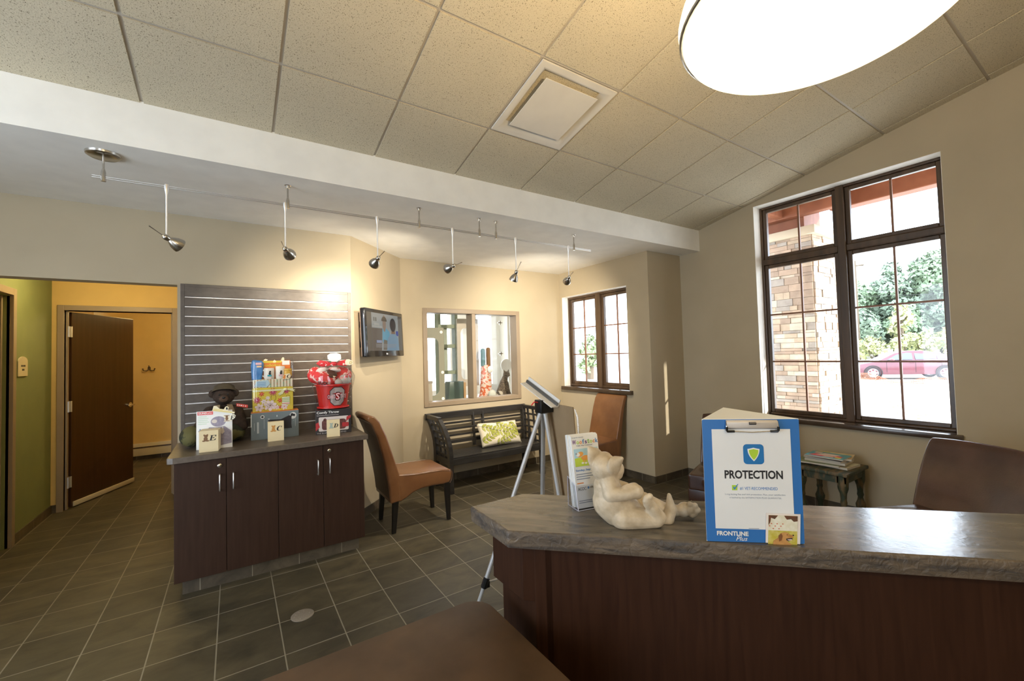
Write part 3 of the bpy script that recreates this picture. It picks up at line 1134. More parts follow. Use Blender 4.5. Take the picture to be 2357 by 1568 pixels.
raffle_box('cream raffle box with letter E at the left end of the cabinet', (-.200, 3.540), math.radians(-6), .108, .11, .143, 'E', BROWN_P)
raffle_box('cream raffle box with letter C before the grey gift box', (.206, 3.658), math.radians(-2), .106, .05, .143, 'C', mat('orange_brown', (.52, .25, .06), .5))
raffle_box('cream card with letter D before the blanket box', (.594, 3.545), math.radians(-9), .094, .010, .132, 'D', mat('grey_green_print', (.35, .42, .36), .5), card=True)

# --- bear leaflet
R = thing('leaflet', 'white photo leaflet of the dark bear leaning behind box E', 'leaflet', (-.222, 3.665, ZT))
F = Face((-.222, 3.664, ZT), (.209, -.034, 0), (.0, .115, 1))
mb = MB()
mb.prism([F.pt(s, t, 0) for s, t in rect(0, .211, 0, .262)], F.n * -.004)
mb.build('leaflet_card', WHITE_C, R, smooth=False)
sheet('red_banner', F, [rect(.006, .097, .236, .258)], mat('pinkish_red', (.72, .12, .12), .5), R)
text('lettering', 'GUND', F, .011, .2415, .0125, WHITE_C, R, width=.050, off=.0014, bold=.02)
text('lettering', 'gifts', F, .064, .2405, .0115, WHITE_C, R, width=.026, off=.0014, shear=.2)
LAV = mat('lavender_print', (.25, .22, .29), .5, col2=(.33, .30, .38), vscale=60)
sheet('hat_print', F, [ell(.128, .185, .045, .036)], LAV, R)
sheet('bear_print', F, [[(.045, .0), (.045, .118), (.075, .148), (.12, .145), (.165, .15), (.205, .115), (.208, .03), (.15, .02)]], LAV, R)
PPR = mat('pale_print', (.62, .56, .50), .5)
for p_ in (ell(.105, .188, .016, .013), [(.098, .118), (.108, .15), (.12, .12)], [(.135, .115), (.155, .15), (.165, .11), (.15, .095)]):
    sheet('pale_print', F, [p_], PPR, R, off=.0014)
sheet('text_lines', F, [rect(.010, .010 + w, .222 - .0125 * i, .226 - .0125 * i) for i, w in enumerate((.05, .06, .055, .065, .05))], mat('pale_green_print', (.52, .68, .50), .5), R)
sheet('small_mark', F, [ell(.022, .125, .010, .008), ell(.022, .135, .005, .007)], GREY_I, R)
# tags tucked on the leaflet
TG = thing('paper_tag', 'scalloped cream paper tag above the bear leaflet', 'tag', (-.10, 3.655, 1.14))
F2 = Face((-.131, 3.662, 1.166), (.209, -.034, -.045), (.045, .09, 1))
mb = MB()
mb.prism([F2.pt(s, t, .004) for s, t in ((0, 0), (.135, 0), (.137, .012), (.095, .016), (.10, .04), (.088, .046), (.078, .040), (.07, .022), (.045, .022), (.025, .038), (.008, .038))], F2.n * .001)
mb.build('tag_card', mat('cream_tag', (.78, .70, .48), .5), TG, smooth=False)
for p_ in (rect(.008, .065, .014, .017), rect(.006, .12, .005, .0085)):
    sheet('print_line', F2, [p_], YEL_P, TG, off=.0056)
sheet('dog_print', F2, [ell(.088, .030, .006, .009)], INK, TG, off=.0056)
TG = thing('paper_tag', 'cut-out cream tag with bear and letter E', 'tag', (-.03, 3.63, 1.10))
F2 = Face((-.062, 3.648, 1.085), (.209, -.034, 0), (0, .10, 1))
mb = MB()
mb.prism([F2.pt(s, t, .008) for s, t in ((0, 0), (.04, .0), (.066, .022), (.072, .04), (.06, .050), (.03, .046), (.0, .05), (-.004, .035), (.006, .025))], F2.n * .001)
mb.build('tag_card', mat('cream_tag2', (.80, .76, .62), .5), TG, smooth=False)
sheet('bear_print', F2, [ell(.018, .022, .009, .013), ell(.018, .037, .008, .007), rect(.002, .034, .041, .045), rect(.002, .034, .004, .008)], BROWN_P, TG, off=.0096)
serif_letter('E', F2, .036, .012, .026, .028, INK, TG, off=.0096)

# --- plush bear in camouflage
FUR = mat('dark_plush', (.026, .014, .008), .85, col2=(.048, .027, .016), vscale=40, bump=.5, bscale=160)
CAMO = mat('camouflage_cloth', (.020, .024, .012), .85, col2=(.115, .105, .035), vscale=10, contrast=(.50, .54), distort=.8)
B = thing('plush_bear', 'dark plush bear in a camouflage outfit against the slatwall', 'stuffed toy', (-.09, 3.90, ZT))
mb = MB()
mb.ball((-.075, 3.93, 1.055), (.125, .10, .145))
mb.ball((-.066, 3.88, 1.252), (.072, .066, .062))
mb.ball((-.066, 3.825, 1.238), (.042, .036, .034))
mb.capsule((-.15, 3.90, 1.13), (-.235, 3.84, .985), .052, .045)
mb.capsule((.01, 3.90, 1.13), (.050, 3.86, 1.02), .050, .040)
mb.build('bear_body', FUR, B, remesh=.007, smoothing=6)
mb = MB()
mb.ball((-.066, 3.796, 1.236), (.030, .014, .024))
mb.build('snout', mat('brown_snout', (.075, .040, .022), .85, bump=.4, bscale=160), B)
mb = MB()
mb.ball((-.066, 3.784, 1.247), (.012, .008, .009))
mb.build('nose', BLACK, B)
for s_x in (-1, 1):
    mb = MB()
    mb.ball((-.066 + s_x * .026, 3.800, 1.268), .0065)
    mb.build('eye', BLACK, B)
    mb = MB()
    mb.ball((-.066 + s_x * .070, 3.880, 1.272), (.026, .016, .030))
    mb.build('ear', FUR, B)
mb = MB()
mb.lathe([(.001, .056), (.045, .052), (.066, .036), (.072, .012), (.080, .002), (.084, -.012), (.079, -.012), (.070, .0), (.06, .02)], Matrix.Translation((-.064, 3.895, 1.286)) @ Matrix.Rotation(math.radians(-24), 4, 'X'), 28, caps=False)
mb.build('bush_hat', mat('olive_hat', (.055, .040, .022), .9, col2=(.085, .065, .035), vscale=20), B)
KHAKI = mat('khaki_cloth', (.23, .17, .10), .9)
for s in (-1, 1):
    mb = MB()
    mb.prism([(-.068 + s * .02, 3.815, 1.195), (-.068 + s * .055, 3.83, 1.19), (-.068 + s * .075, 3.815, 1.125), (-.068 + s * .026, 3.805, 1.125)], (0, .02, 0))
    mb.build('collar', KHAKI, B, bevel=.006)
mb = MB()
mb.ball((-.255, 3.815, .984), (.075, .11, .074), Matrix.Rotation(math.radians(-25), 4, 'Y'))
mb.ball((-.18, 3.86, .968), (.12, .10, .058))
mb.ball((-.02, 3.87, .977), (.072, .10, .068))
mb.ball((.02, 3.89, .976), (.050, .09, .066))
lg = mb.build('camouflage_legs', CAMO, B, remesh=.009, smoothing=6)
F = Face((.012, 3.80, 1.175), (.21, -.03, -.05), (0, .05, 1))
mb = MB()
decal(mb, F, rect(0, .075, 0, .022), 0, .001)
pt_ = mb.build('red_hang_tag', mat('red_tag', (.55, .04, .02), .5), B, smooth=False)
sheet('lettering', F, [rect(.006, .011, .007, .015), rect(.017, .022, .007, .015), rect(.028, .036, .007, .015), rect(.058, .063, .007, .015), rect(.043, .046, .007, .015)], WHITE_C, B, off=.0014)

# --- grey-blue gift box C with the cellophane gift pack on top
GB = mat('slate_blue_box', (.125, .155, .165), .4, col2=(.15, .185, .195), vscale=4)
R = thing('gift_box', 'slate-blue bag box with an orange lid, second prize', 'box', (.265, 3.85, ZT))
mb = MB()
M = Matrix.Translation((.103, 3.797, ZT)) @ Matrix.Rotation(math.radians(-2.8), 4, 'Z')
mb.box(0, .325, 0, .14, 0, .205, M)
mb.build('box_body', GB, R, bevel=.0015, smooth=False)
mb = MB()
mb.box(.0005, .3245, .0005, .1395, .2052, .2065, M)
mb.build('orange_lid', mat('orange_card', (.70, .22, .06), .5), R, smooth=False)
F = Face(M @ Vector((0, 0, 0)), M.to_3x3() @ Vector((1, 0, 0)), (0, 0, 1))
DKP = mat('dark_bag_print', (.022, .020, .022), .3)
sheet('bag_print', F, [[(.112, .148), (.20, .143), (.255, .168), (.275, .165), (.272, .10), (.276, .068), (.13, .07), (.12, .11)], ell(.076, .172, .008, .008)], DKP, R, off=.0012)
PGP = mat('pale_grey_print', (.55, .55, .52), .5)
for p_ in (ell(.076, .172, .014, .014), ell(.285, .165, .024, .026)):
    sheet('round_print', F, [p_], PGP, R)
sheet('bag_print', F, [ell(.278, .172, .010, .012), ell(.292, .168, .008, .010)], DKP, R, off=.0012)
SLV = mat('silver_print', (.42, .45, .45), .4)
for p_ in [rect(.04, .052, .05, .135), rect(.086, .088, .08, .155), rect(.30, .302, .08, .155), rect(.286, .290, .125, .128), rect(.170, .178, .165, .178), rect(.022, .024, .07, .13), rect(.112, .125, .128, .155)]:
    sheet('silver_line', F, [p_], SLV, R)
sheet('side_edge', F, [rect(.0, .004, .10, .195)], WHITE_C, R)

FLOR = mat('yellow_flower_paper', (.58, .46, .035), .45, col2=(.66, .54, .06), vscale=8)
R = thing('gift_pack', 'cellophane-wrapped gift pack with yellow flowered paper and mugs', 'gift', (.26, 3.86, ZT + .207))
z0 = ZT + .2075
F = Face((.116, 3.832, z0), (1, -.045, 0), (0, 0, 1))
mb = MB()
M = Matrix.Translation((.116, 3.833, z0)) @ Matrix.Rotation(math.radians(-2.6), 4, 'Z')
mb.box(0, .278, 0, .10, 0, .185, M)
mb.build('flowered_box', FLOR, R, bevel=.003, smooth=False)


def flower(F, s, t, r, n, m, mc, parent, rot=0.0, thin=.42):
    sheet('flower_print', F, [ell(s + r * .55 * math.cos(2 * PI * i / n + rot), t + r * .55 * math.sin(2 * PI * i / n + rot), r * .48, r * thin * .48, 10, 2 * PI * i / n + rot) for i in range(n)], m, parent, off=.0008)
    sheet('flower_print', F, [ell(s, t, r * .12, r * .12, 10)], mc, parent, off=.0014)


PALE = mat('pale_petal', (.74, .62, .62), .5)
MAG = mat('magenta_print', (.45, .03, .12), .5)
def clip_ok(s, t, r):
    return r < s < .278 - r and r < t < .183 - r
for s, t, r, n, m_, mc, th_ in ((.118, .046, .044, 7, PALE, BROWN_P, .62), (.046, .034, .032, 6, PALE, BROWN_P, .62), (.137, .150, .030, 9, MAG, PALE, .28), (.030, .092, .028, 9, MAG, PALE, .28),
                                (.230, .152, .026, 8, MAG, PALE, .3), (.060, .138, .020, 6, RED, PALE, .35), (.185, .080, .020, 6, RED, PALE, .35), (.215, .030, .026, 6, PALE, RED, .6), (.075, .078, .020, 6, PALE, TEAL, .6),
                                (.165, .028, .018, 6, PALE, BROWN_P, .6), (.102, .105, .016, 6, PALE, TEAL, .6), (.185, .028, .014, 5, RED, PALE, .4)):
    flower(F, s, t, r, n, m_, mc, R, rot=s * 40, thin=th_)
OLV = mat('olive_line_print', (.30, .24, .01), .5)
mb = MB()
for cx, cy, rr in ((.140, .105, .024), (.085, .030, .022), (.240, .10, .020)):
    pts = [F.pt(cx + rr * .7 * math.cos(a), cy + rr * math.sin(a), .0009) for a in [2 * PI * i / 22 for i in range(22)]]
    mb.tube(pts, .0012, 5, closed=True)
mb.build('leaf_lines', OLV, R)
BAND = mat('pale_ribbon', (.66, .66, .40), .45)
sheet('ribbon_band', F, [rect(0, .278, .157, .170)], BAND, R, off=.0018)
mb = MB()
mb.prism([F.pt(s, t, .004) for s, t in ((.222, .166), (.205, .13), (.175, .118), (.185, .130), (.168, .128), (.210, .168))], F.n * .003)
mb.prism([F.pt(s, t, .004) for s, t in ((.225, .166), (.270, .150), (.292, .140), (.280, .152), (.295, .156), (.245, .172))], F.n * .003)
mb.ball(F.pt(.222, .165, .006), (.016, .008, .010))
mb.build('ribbon_bow', BAND, R)
STR = mat('striped_tag', (.74, .70, .58), .5)
sheet('striped_tag', F, [rect(.200, .253, .045, .105)], STR, R, off=.0022)
sheet('tag_stripes', F, [rect(.200, .253, .092, .096), rect(.200, .253, .080, .084), rect(.200, .253, .068, .072)], GREENP, R, off=.003)
sheet('tag_stripes', F, [rect(.200, .253, .052, .056)], RED, R, off=.003)
# upper tray with striped lining, card, bag, mugs and puzzle book
mb = MB()
mb.box(.002, .276, .004, .09, .185, .250, M)
mb.build('striped_lining', mat('cream_lining', (.70, .66, .52), .5), R, bevel=.004, smooth=False)
F3 = Face(F.O + F.n * -.003, F.ex, F.ez)
sheet('lining_stripes', F3, [rect(.01 + .022 * i, .015 + .022 * i, .187, .248) for i in range(12)], mat('stripe_mix', (.50, .12, .05), .5, col2=(.10, .35, .20), vscale=50), R)
sheet('blue_label', F3, [[(.010, .198), (.095, .188), (.118, .215), (.105, .245), (.03, .240), (.022, .225)]], mat('pale_blue_label', (.42, .58, .66), .5), R, off=.0022)
sheet('label_lines', F3, [rect(.03, .09, .200 + .007 * i, .202 + .007 * i) for i in range(5)], BLUE_I, R, off=.003)
mb = MB()
mb.prism([M @ Vector(p) for p in ((-.004, .012, .245), (.062, .010, .242), (.078, .02, .37), (.07, .03, .395), (.0, .03, .405), (-.010, .02, .36))], M.to_3x3() @ Vector((0, .045, 0)))
mb.build('blue_treat_bag', mat('blue_foil', (.02, .13, .36), .3, col2=(.05, .22, .50), vscale=20, bump=.4, bscale=40), R, bevel=.012, bseg=3)
F4 = Face(M @ Vector((0, .011, 0)), F.ex, F.ez)
sheet('bag_label', F4, [rect(.022, .062, .365, .382)], PINK, R, off=.002)
sheet('bag_label', F4, [rect(.030, .062, .345, .358)], mat('peach_print', (.75, .55, .32), .5), R, off=.002)
mb = MB()
mb.box(.06, .262, .05, .065, .25, .395, M)
bk = mb.build('puzzle_book', mat('orange_book', (.72, .20, .03), .5), R, smooth=False)
F4 = Face(M @ Vector((0, .050, 0)), F.ex, F.ez)
sheet('yellow_strip', F4, [rect(.065, .20, .378, .393)], YEL_P, R, off=.001)
text('lettering', 'sudoku', F4, .066, .348, .022, YEL_P, R, width=.125, off=.001, bold=.02)
sheet('white_label', F4, [rect(.205, .258, .358, .392)], WHITE_C, R, off=.001)
WMUG = mat('white_mug', (.80, .77, .70), .25)
for mx, mh, mr in ((.113, .088, .037), (.190, .100, .034)):
    mb = MB()
    mb.lathe([(mr * .85, 0), (mr, .012), (mr, mh - .01), (mr * .92, mh), (mr * .85, mh - .004), (mr * .8, mh - .03)], M @ Matrix.Translation((mx, .032, .25)), 26)
    if mx < .15:
        mb.tube([M @ Vector((mx - mr * .9, .032, .25 + mh * .8)), M @ Vector((mx - mr - .022, .028, .25 + mh * .75)), M @ Vector((mx - mr - .024, .028, .25 + mh * .35)), M @ Vector((mx - mr * .9, .032, .25 + mh * .25))], .006, 8)
    mb.build('mug', WMUG, R)
    Fm = Face(M @ Vector((mx, .032 - mr - .001, .25)), F.ex, F.ez)
    sheet('dog_print', Fm, [ell(.004, .045, .008, .012), ell(.006, .060, .007, .006)], INK, R, off=0, th=.002)
    sheet('mug_print', Fm, [rect(-.012, .016, .022, .035)], TEAL if mx < .15 else PINK, R, off=0, th=.002)
mb = MB()
mb.lathe([(.026, 0), (.034, .01), (.034, .05), (.036, .052), (.036, .066), (.005, .068)], M @ Matrix.Translation((.240, .035, .262)), 22)
mb.build('yellow_jar', mat('yellow_jar', (.68, .42, .06), .35), R)
Fc = Face(M @ Vector((.203, -.004, .245)), F.ex, F.ez)
sheet('raffle_tag', Fc, [[(0, 0), (.05, .004), (.062, .03), (.05, .045), (.02, .04), (.004, .03)]], mat('cream_tag3', (.80, .72, .50), .5), R, off=.001)
sheet('dog_print', Fc, [ell(.013, .014, .009, .011), ell(.016, .027, .008, .008)], ORANGE, R, off=.0018)
serif_letter('C', Fc, .028, .010, .026, .026, INK, R, off=.0018)
mb = MB()
bm_ = mb
rng = random.Random(3)
rows = []
for zi, (zz, ins) in enumerate(((.0, .0), (.10, -.006), (.20, -.004), (.30, -.008), (.385, -.002), (.418, .012))):
    ring_ = []
    for (px, py) in [(.278 * i / 8, -.006) for i in range(9)] + [(.284, .05)] + [(.278 - .278 * i / 8, .106) for i in range(9)] + [(-.006, .05)]:
        ring_.append(M @ Vector((px + rng.uniform(-.004, .004) + (.139 - px) * ins * 4, py + rng.uniform(-.005, .003) + (.05 - py) * ins * 6, zz + rng.uniform(-.004, .004))))
    rows.append(ring_)
n_ = len(rows[0])
mb._faces([p for r_ in rows for p in r_], [(i * n_ + k, i * n_ + (k + 1) % n_, (i + 1) * n_ + (k + 1) % n_, (i + 1) * n_ + k) for i in range(len(rows) - 1) for k in range(n_)])
mb.build('cellophane_wrap', CELLO, R, angle=180)

# --- blanket box and the red bucket gift
R = thing('blanket_box', 'dark printed throw blanket box at the right cabinet end', 'box', (.67, 3.75, ZT))
ang = math.atan2(-.042, .262)
M = Matrix.Translation((.540, 3.706, ZT)) @ Matrix.Rotation(ang, 4, 'Z')
mb = MB()
mb.box(0, .265, 0, .17, 0, .195, M)
mb.build('box_body', mat('black_box_card', (.018, .014, .014), .35), R, bevel=.0015, smooth=False)
F = Face(M @ Vector((0, 0, 0)), M.to_3x3() @ Vector((1, 0, 0)), (0, 0, 1))
text('lettering', 'Comfy Throw', F, .008, .160, .024, WHITE_C, R, width=.165, bold=.012)
sheet('small_print', F, [rect(.008, .17, .150, .153)], mat('grey_small_print', (.45, .42, .42), .5), R)
sheet('photo_print', F, [rrect(.022, .245, .025, .138, .01)], mat('pale_photo', (.58, .52, .49), .5), R)
sheet('person_print', F, [rrect(.045, .225, .034, .115, .02), ell(.068, .115, .012, .012)], mat('maroon_print', (.075, .018, .016), .5, col2=(.15, .05, .045), vscale=50), R, off=.0012)
RPR = mat('deep_red_print', (.38, .02, .025), .5)
for p_ in [[(.0, .03), (.03, .06), (.02, .1), (.0, .09)], rrect(.195, .245, .05, .085, .008), [(.225, .09), (.26, .12), (.262, .14), (.23, .13)]]:
    sheet('red_print', F, [p_], RPR, R, off=.0018)
text('lettering', 'THE BLANKET WITH SLEEVES', F, .010, .005, .011, mat('grey_print', (.4, .38, .38), .5), R, width=.215)

R = thing('gift_bucket', 'red plastic bucket of gifts wrapped in cellophane on the blanket box', 'gift', (.70, 3.80, ZT + .196))
cx, cy, cz = .690, 3.805, ZT + .1985
REDP = mat('red_plastic', (.52, .022, .018), .3)
mb = MB()
MBk = Matrix.Translation((cx, cy, cz))
mb.lathe([(.112, 0), (.125, .004), (.125, .012), (.108, .016), (.118, .10), (.132, .185), (.142, .188), (.142, .198), (.128, .198), (.114, .10), (.10, .03), (.002, .03)], MBk, 40, caps=False)
mb.build('bucket', REDP, R, angle=50)
# emblem on the bucket's front
an0 = math.radians(-58)
def bpt(s, t, off=.003):
    rr = .108 + (t - .016) * .14 + off
    a_ = -PI / 2 - .02 + s / .12
    return Vector((cx + rr * math.cos(a_), cy + rr * math.sin(a_), cz + t))
def bshape(name, pts, off, m_, th=.0012):
    mb = MB()
    n = len(pts)
    A = [bpt(s, t, off) for s, t in pts]
    Bq = [bpt(s, t, off + th) for s, t in pts]
    c1 = bpt(sum(p[0] for p in pts) / n, sum(p[1] for p in pts) / n, off + th)
    mb._faces(Bq + [c1], [(i, (i + 1) % n, n) for i in range(n)])
    mb.build(name, m_, R, smooth=False)
def band(name, outer, inner, off, m_):
    mb = MB()
    n = len(outer)
    vs = [bpt(s, t, off) for s, t in outer] + [bpt(s, t, off) for s, t in inner]
    mb._faces(vs, [(i, (i + 1) % n, n + (i + 1) % n, n + i) for i in range(n)])
    mb.build(name, m_, R, smooth=False)
def octo(cx_, cz_, w, h, ch):
    base = [(w - ch, -h), (w, -h + ch), (w, h - ch), (w - ch, h), (-w + ch, h), (-w, h - ch), (-w, -h + ch), (-w + ch, -h)]
    out = []
    for i in range(8):
        a_, b_ = base[i], base[(i + 1) % 8]
        for k in range(4):
            out.append((cx_ + a_[0] + (b_[0] - a_[0]) * k / 4, cz_ + a_[1] + (b_[1] - a_[1]) * k / 4))
    return out
ES, EZ = .016, .100
KE = 1.28
GREY_E = mat('grey_emblem', (.36, .31, .30), .4)
band('emblem_outline', octo(ES, EZ, .046 * KE, .060 * KE, .024 * KE), octo(ES, EZ, .013 * KE, .024 * KE, .007 * KE), .0022, INK)
band('emblem_letter', octo(ES, EZ, .042 * KE, .056 * KE, .022 * KE), octo(ES, EZ, .017 * KE, .028 * KE, .009 * KE), .0030, GREY_E)
def btext(body, s0, s1, t0, t1, off, m_):
    cu = bpy.data.curves.new('lettering', 'FONT')
    cu.body = body
    cu.offset = .02
    cu.resolution_u = 2
    o = bpy.data.objects.new('lettering', cu)
    COL.objects.link(o)
    dg = bpy.context.evaluated_depsgraph_get()
    dg.update()
    me = bpy.data.meshes.new_from_object(o.evaluated_get(dg))
    bpy.data.objects.remove(o)
    xs = [v.co.x for v in me.vertices]
    ys = [v.co.y for v in me.vertices]
    for v in me.vertices:
        v.co = bpt(s0 + (v.co.x - min(xs)) / (max(xs) - min(xs)) * (s1 - s0), t0 + (v.co.y - min(ys)) / (max(ys) - min(ys)) * (t1 - t0), off)
    me.materials.append(m_)
    ob = bpy.data.objects.new('lettering', me)
    COL.objects.link(ob)
    attach(ob, R)
bshape('emblem_band', [(ES + x * KE, EZ + z_ * KE) for x, z_ in ((-.060, -.018), (.060, -.018), (.060, .012), (.02, .022), (-.02, .022), (-.060, .012))], .0038, mat('dark_red_band', (.30, .02, .02), .4))
btext('OHIO', ES - .058 * KE, ES - .014 * KE, EZ - .014 * KE, EZ + .011 * KE, .0052, PINK)
btext('S', ES - .012 * KE, ES + .012 * KE, EZ - .022 * KE, EZ + .022 * KE, .0052, PINK)
btext('TATE', ES + .014 * KE, ES + .058 * KE, EZ - .014 * KE, EZ + .011 * KE, .0052, PINK)
# contents
rng = random.Random(11)
mb = MB()
mb.ball((cx - .07, cy - .05, cz + .240), (.10, .06, .066), Matrix.Rotation(.5, 4, 'Y'))
mb.ball((cx + .07, cy + .02, cz + .265), (.085, .07, .070))
mb.ball((cx - .13, cy + .0, cz + .275), (.065, .06, .070))
mb.build('red_blanket_roll', mat('red_print_fleece', (.60, .035, .035), .7, col2=(.72, .55, .50), vscale=24, contrast=(.55, .60)), R, remesh=.008, smoothing=4)
mb = MB()
mb.ball((cx - .10, cy - .03, cz + .30), (.062, .05, .035), Matrix.Rotation(-.5, 4, 'Y'))
mb.ball((cx + .01, cy - .03, cz + .315), (.05, .05, .022), Matrix.Rotation(.2, 4, 'Y'))
mb.build('white_cloth', mat('white_print_cloth', (.75, .66, .62), .7, col2=(.55, .08, .08), vscale=30, contrast=(.6, .66)), R)
mb = MB()
mb.ball((cx - .02, cy - .07, cz + .285), (.045, .03, .026), Matrix.Rotation(.4, 4, 'Y'))
mb.ball((cx - .035, cy - .085, cz + .262), (.03, .02, .018))
mb.build('brown_toy', mat('brown_plush', (.07, .022, .012), .9), R)
mb = MB()
mb.ball((cx + .075, cy - .075, cz + .225), (.048, .045, .048))
mb.ball((cx + .03, cy - .095, cz + .212), (.034, .03, .028))
mb.build('grey_ball', mat('grey_print_ball', (.42, .40, .36), .4, col2=(.60, .05, .05), vscale=26, contrast=(.58, .62)), R)
text('lettering', 'BUCK', Face((cx - .128, cy - .112, cz + .203), (1, -.15, -.16), (0, 0, 1)), 0, 0, .026, INK, R, width=.075, bold=.02)
mb = MB()
prof_ = [(.118, .0), (.135, .05), (.150, .13), (.165, .21), (.170, .26), (.150, .315), (.09, .345), (.035, .362), (.05, .385), (.075, .415)]
N_ = 30
rows = []
for rr, zz in prof_:
    rows.append([Vector((cx + (rr + rng.uniform(-.010, .008)) * math.cos(2 * PI * k / N_), cy + (rr * .85 + rng.uniform(-.010, .008)) * math.sin(2 * PI * k / N_), cz + zz + rng.uniform(-.006, .006))) for k in range(N_)])
mb._faces([p for r_ in rows for p in r_], [(i * N_ + k, i * N_ + (k + 1) % N_, (i + 1) * N_ + (k + 1) % N_, (i + 1) * N_ + k) for i in range(len(rows) - 1) for k in range(N_)])
mb.build('cellophane_wrap', CELLO, R, angle=180)
STAR = mat('red_dot_ribbon', (.60, .03, .04), .4, col2=(.80, .75, .75), vscale=45, contrast=(.60, .63))
mb = MB()
zb = cz + .365
for s in (-1, 1):
    mb.prism([(cx, cy - .055, zb - .008), (cx + s * .05, cy - .065, zb + .022), (cx + s * .105, cy - .06, zb + .032), (cx + s * .135, cy - .06, zb + .005), (cx + s * .10, cy - .06, zb - .022), (cx + s * .05, cy - .065, zb - .018)], (0, .022, 0))
mb.ball((cx, cy - .055, zb), (.025, .018, .022))
mb.build('ribbon_bow', STAR, R, bevel=.006)
mb = MB()
mb.prism([(cx - .05, cy - .072, zb + .04), (cx - .02, cy - .075, zb + .016), (cx + .02, cy - .075, zb + .016), (cx + .055, cy - .072, zb + .038), (cx + .052, cy - .07, zb + .075), (cx + .02, cy - .07, zb + .088), (cx - .03, cy - .07, zb + .085), (cx - .052, cy - .07, zb + .07)], (0, .003, 0))
mb.build('bone_tag', WHITE_C, R, bevel=.0012, smooth=False)
Fc = Face((cx + .085, cy - .080, zb - .012), (1, -.1, -.1), (0, 0, 1))
mb = MB()
decal(mb, Fc, [(0, 0), (.035, -.002), (.062, .012), (.058, .035), (.03, .048), (.008, .046), (-.003, .025)], 0, .001)
mb.build('raffle_tag', mat('cream_tag4', (.82, .74, .55), .5), R, smooth=False)
text('letter', 'D', Fc, .032, .010, .022, mat('gold_ink', (.45, .32, .05), .5), R, width=.022, off=.0014, shear=.2, bold=.02)

# ---------------------------------------------------------------- television
TV0 = Vector((0, 0, 1.508))
q = [Vector(p) for p in ((.954, 3.803, 1.955), (1.48, 4.361, 1.962), (1.494, 4.356, 1.522), (.968, 3.798, 1.516))]
q = [TV0 + (p - TV0) * 1.057 for p in q]
ex = ((q[1] - q[0]) + (q[2] - q[3])).normalized()
ez = ((q[0] - q[3]) + (q[1] - q[2])).normalized()
ez = (ez - ex * ez.dot(ex)).normalized()
W_, H_ = (q[1] - q[0]).length, (q[0] - q[3]).length
F = Face(q[3], ex, ez)
TV = thing('television', 'flat black television tilted on the angled wall', 'television', tuple(q[3]))
mb = MB()
mb.prism([F.pt(s, t, 0) for s, t in rrect(0, W_, 0, H_, .012)], F.n * -.045)
mb.build('tv_case', mat('glossy_black_plastic', (.010, .010, .011), .08), TV, bevel=.004, angle=30)
mb = MB()
mb.prism([F.pt(s, t, -.046) for s, t in rrect(.004, W_ - .004, .004, H_ - .004, .01)], F.n * -.006)
mb.build('rear_edge', mat('bronze_edge', (.35, .22, .14), .3, .6), TV, smooth=False)
def emis(name, c, e=.48):
    m = mat(name, c, .12, col2=tuple(min(1, v * 1.05) for v in c), emit=e)
    bs = m.node_tree.nodes['Principled BSDF'].inputs['Base Color']
    m.node_tree.links.remove(bs.links[0])
    bs.default_value = (.012, .012, .012, 1)
    return m
sx0, sx1, sz0, sz1 = .03, W_ - .03, .058, H_ - .035
def S(u, v):
    return (sx0 + (sx1 - sx0) * u, sz0 + (sz1 - sz0) * v)
def SP(pts):
    return [S(u, v) for u, v in pts]
sc_ = sheet('screen', F, [rect(sx0, sx1, sz0, sz1)], emis('screen_grey', (.14, .12, .10)), TV)
sheet('screen_picture', F, [SP([(.12, .0), (.88, .0), (.88, 1), (.12, 1)])], emis('screen_pale', (.42, .45, .44)), sc_, off=.0012)
sheet('screen_picture', F, [SP([(.12, .0), (.36, .0), (.40, .60), (.12, .60)])], emis('screen_taupe', (.16, .13, .11)), sc_, off=.0018)
sheet('screen_picture', F, [SP([(.12, .62), (.39, .62), (.39, .66), (.12, .66)]), SP([(.18, .67), (.32, .67), (.32, .73), (.18, .73)])], emis('screen_white', (.55, .55, .50)), sc_, off=.0024)
sheet('screen_picture', F, [SP([(.165, .78), (.195, .78), (.195, .88), (.165, .88)]), SP([(.21, .78), (.25, .78), (.25, .88), (.21, .88)])], emis('screen_dark', (.16, .18, .17)), sc_, off=.0024)
sheet('screen_picture', F, [SP([(.39, .28), (.40, .58), (.45, .64), (.52, .60), (.60, .52), (.62, .30), (.55, .2), (.42, .2)])], emis('screen_cyan', (.16, .48, .66)), sc_, off=.0024)
sheet('screen_picture', F, [ell(*S(.455, .74), .05 * .7, .085)], emis('screen_skin', (.38, .27, .20)), sc_, off=.003)
sheet('screen_picture', F, [[S(.455 + .075 * math.cos(a), .80 + .13 * math.sin(a)) for a in [PI * i / 12 for i in range(13)]]], emis('screen_hair', (.10, .075, .05)), sc_, off=.0036)
sheet('screen_picture', F, [SP([(.80, .42), (.87, .42), (.87, .56), (.80, .56)])], emis('screen_blue', (.03, .07, .42)), sc_, off=.0030)
sheet('screen_picture', F, [SP([(.50, .0), (.54, .32), (.60, .44), (.70, .50), (.80, .46), (.86, .36), (.88, .0)])], emis('screen_shirt', (.26, .42, .56)), sc_, off=.0036)
sheet('screen_picture', F, [SP([(.65, .47), (.77, .47), (.76, .56), (.66, .56)])], emis('screen_skin2', (.30, .18, .12)), sc_, off=.0042)
sheet('screen_picture', F, [[S(.705 + .09 * math.cos(a), .72 + .19 * math.sin(a)) for a in [2 * PI * i / 24 for i in range(24)]]], emis('screen_hair2', (.045, .04, .045)), sc_, off=.0048)
sheet('screen_picture', F, [SP([(.40, .02), (.50, .02), (.52, .28), (.42, .30)])], emis('screen_fur', (.20, .17, .13)), sc_, off=.0050)
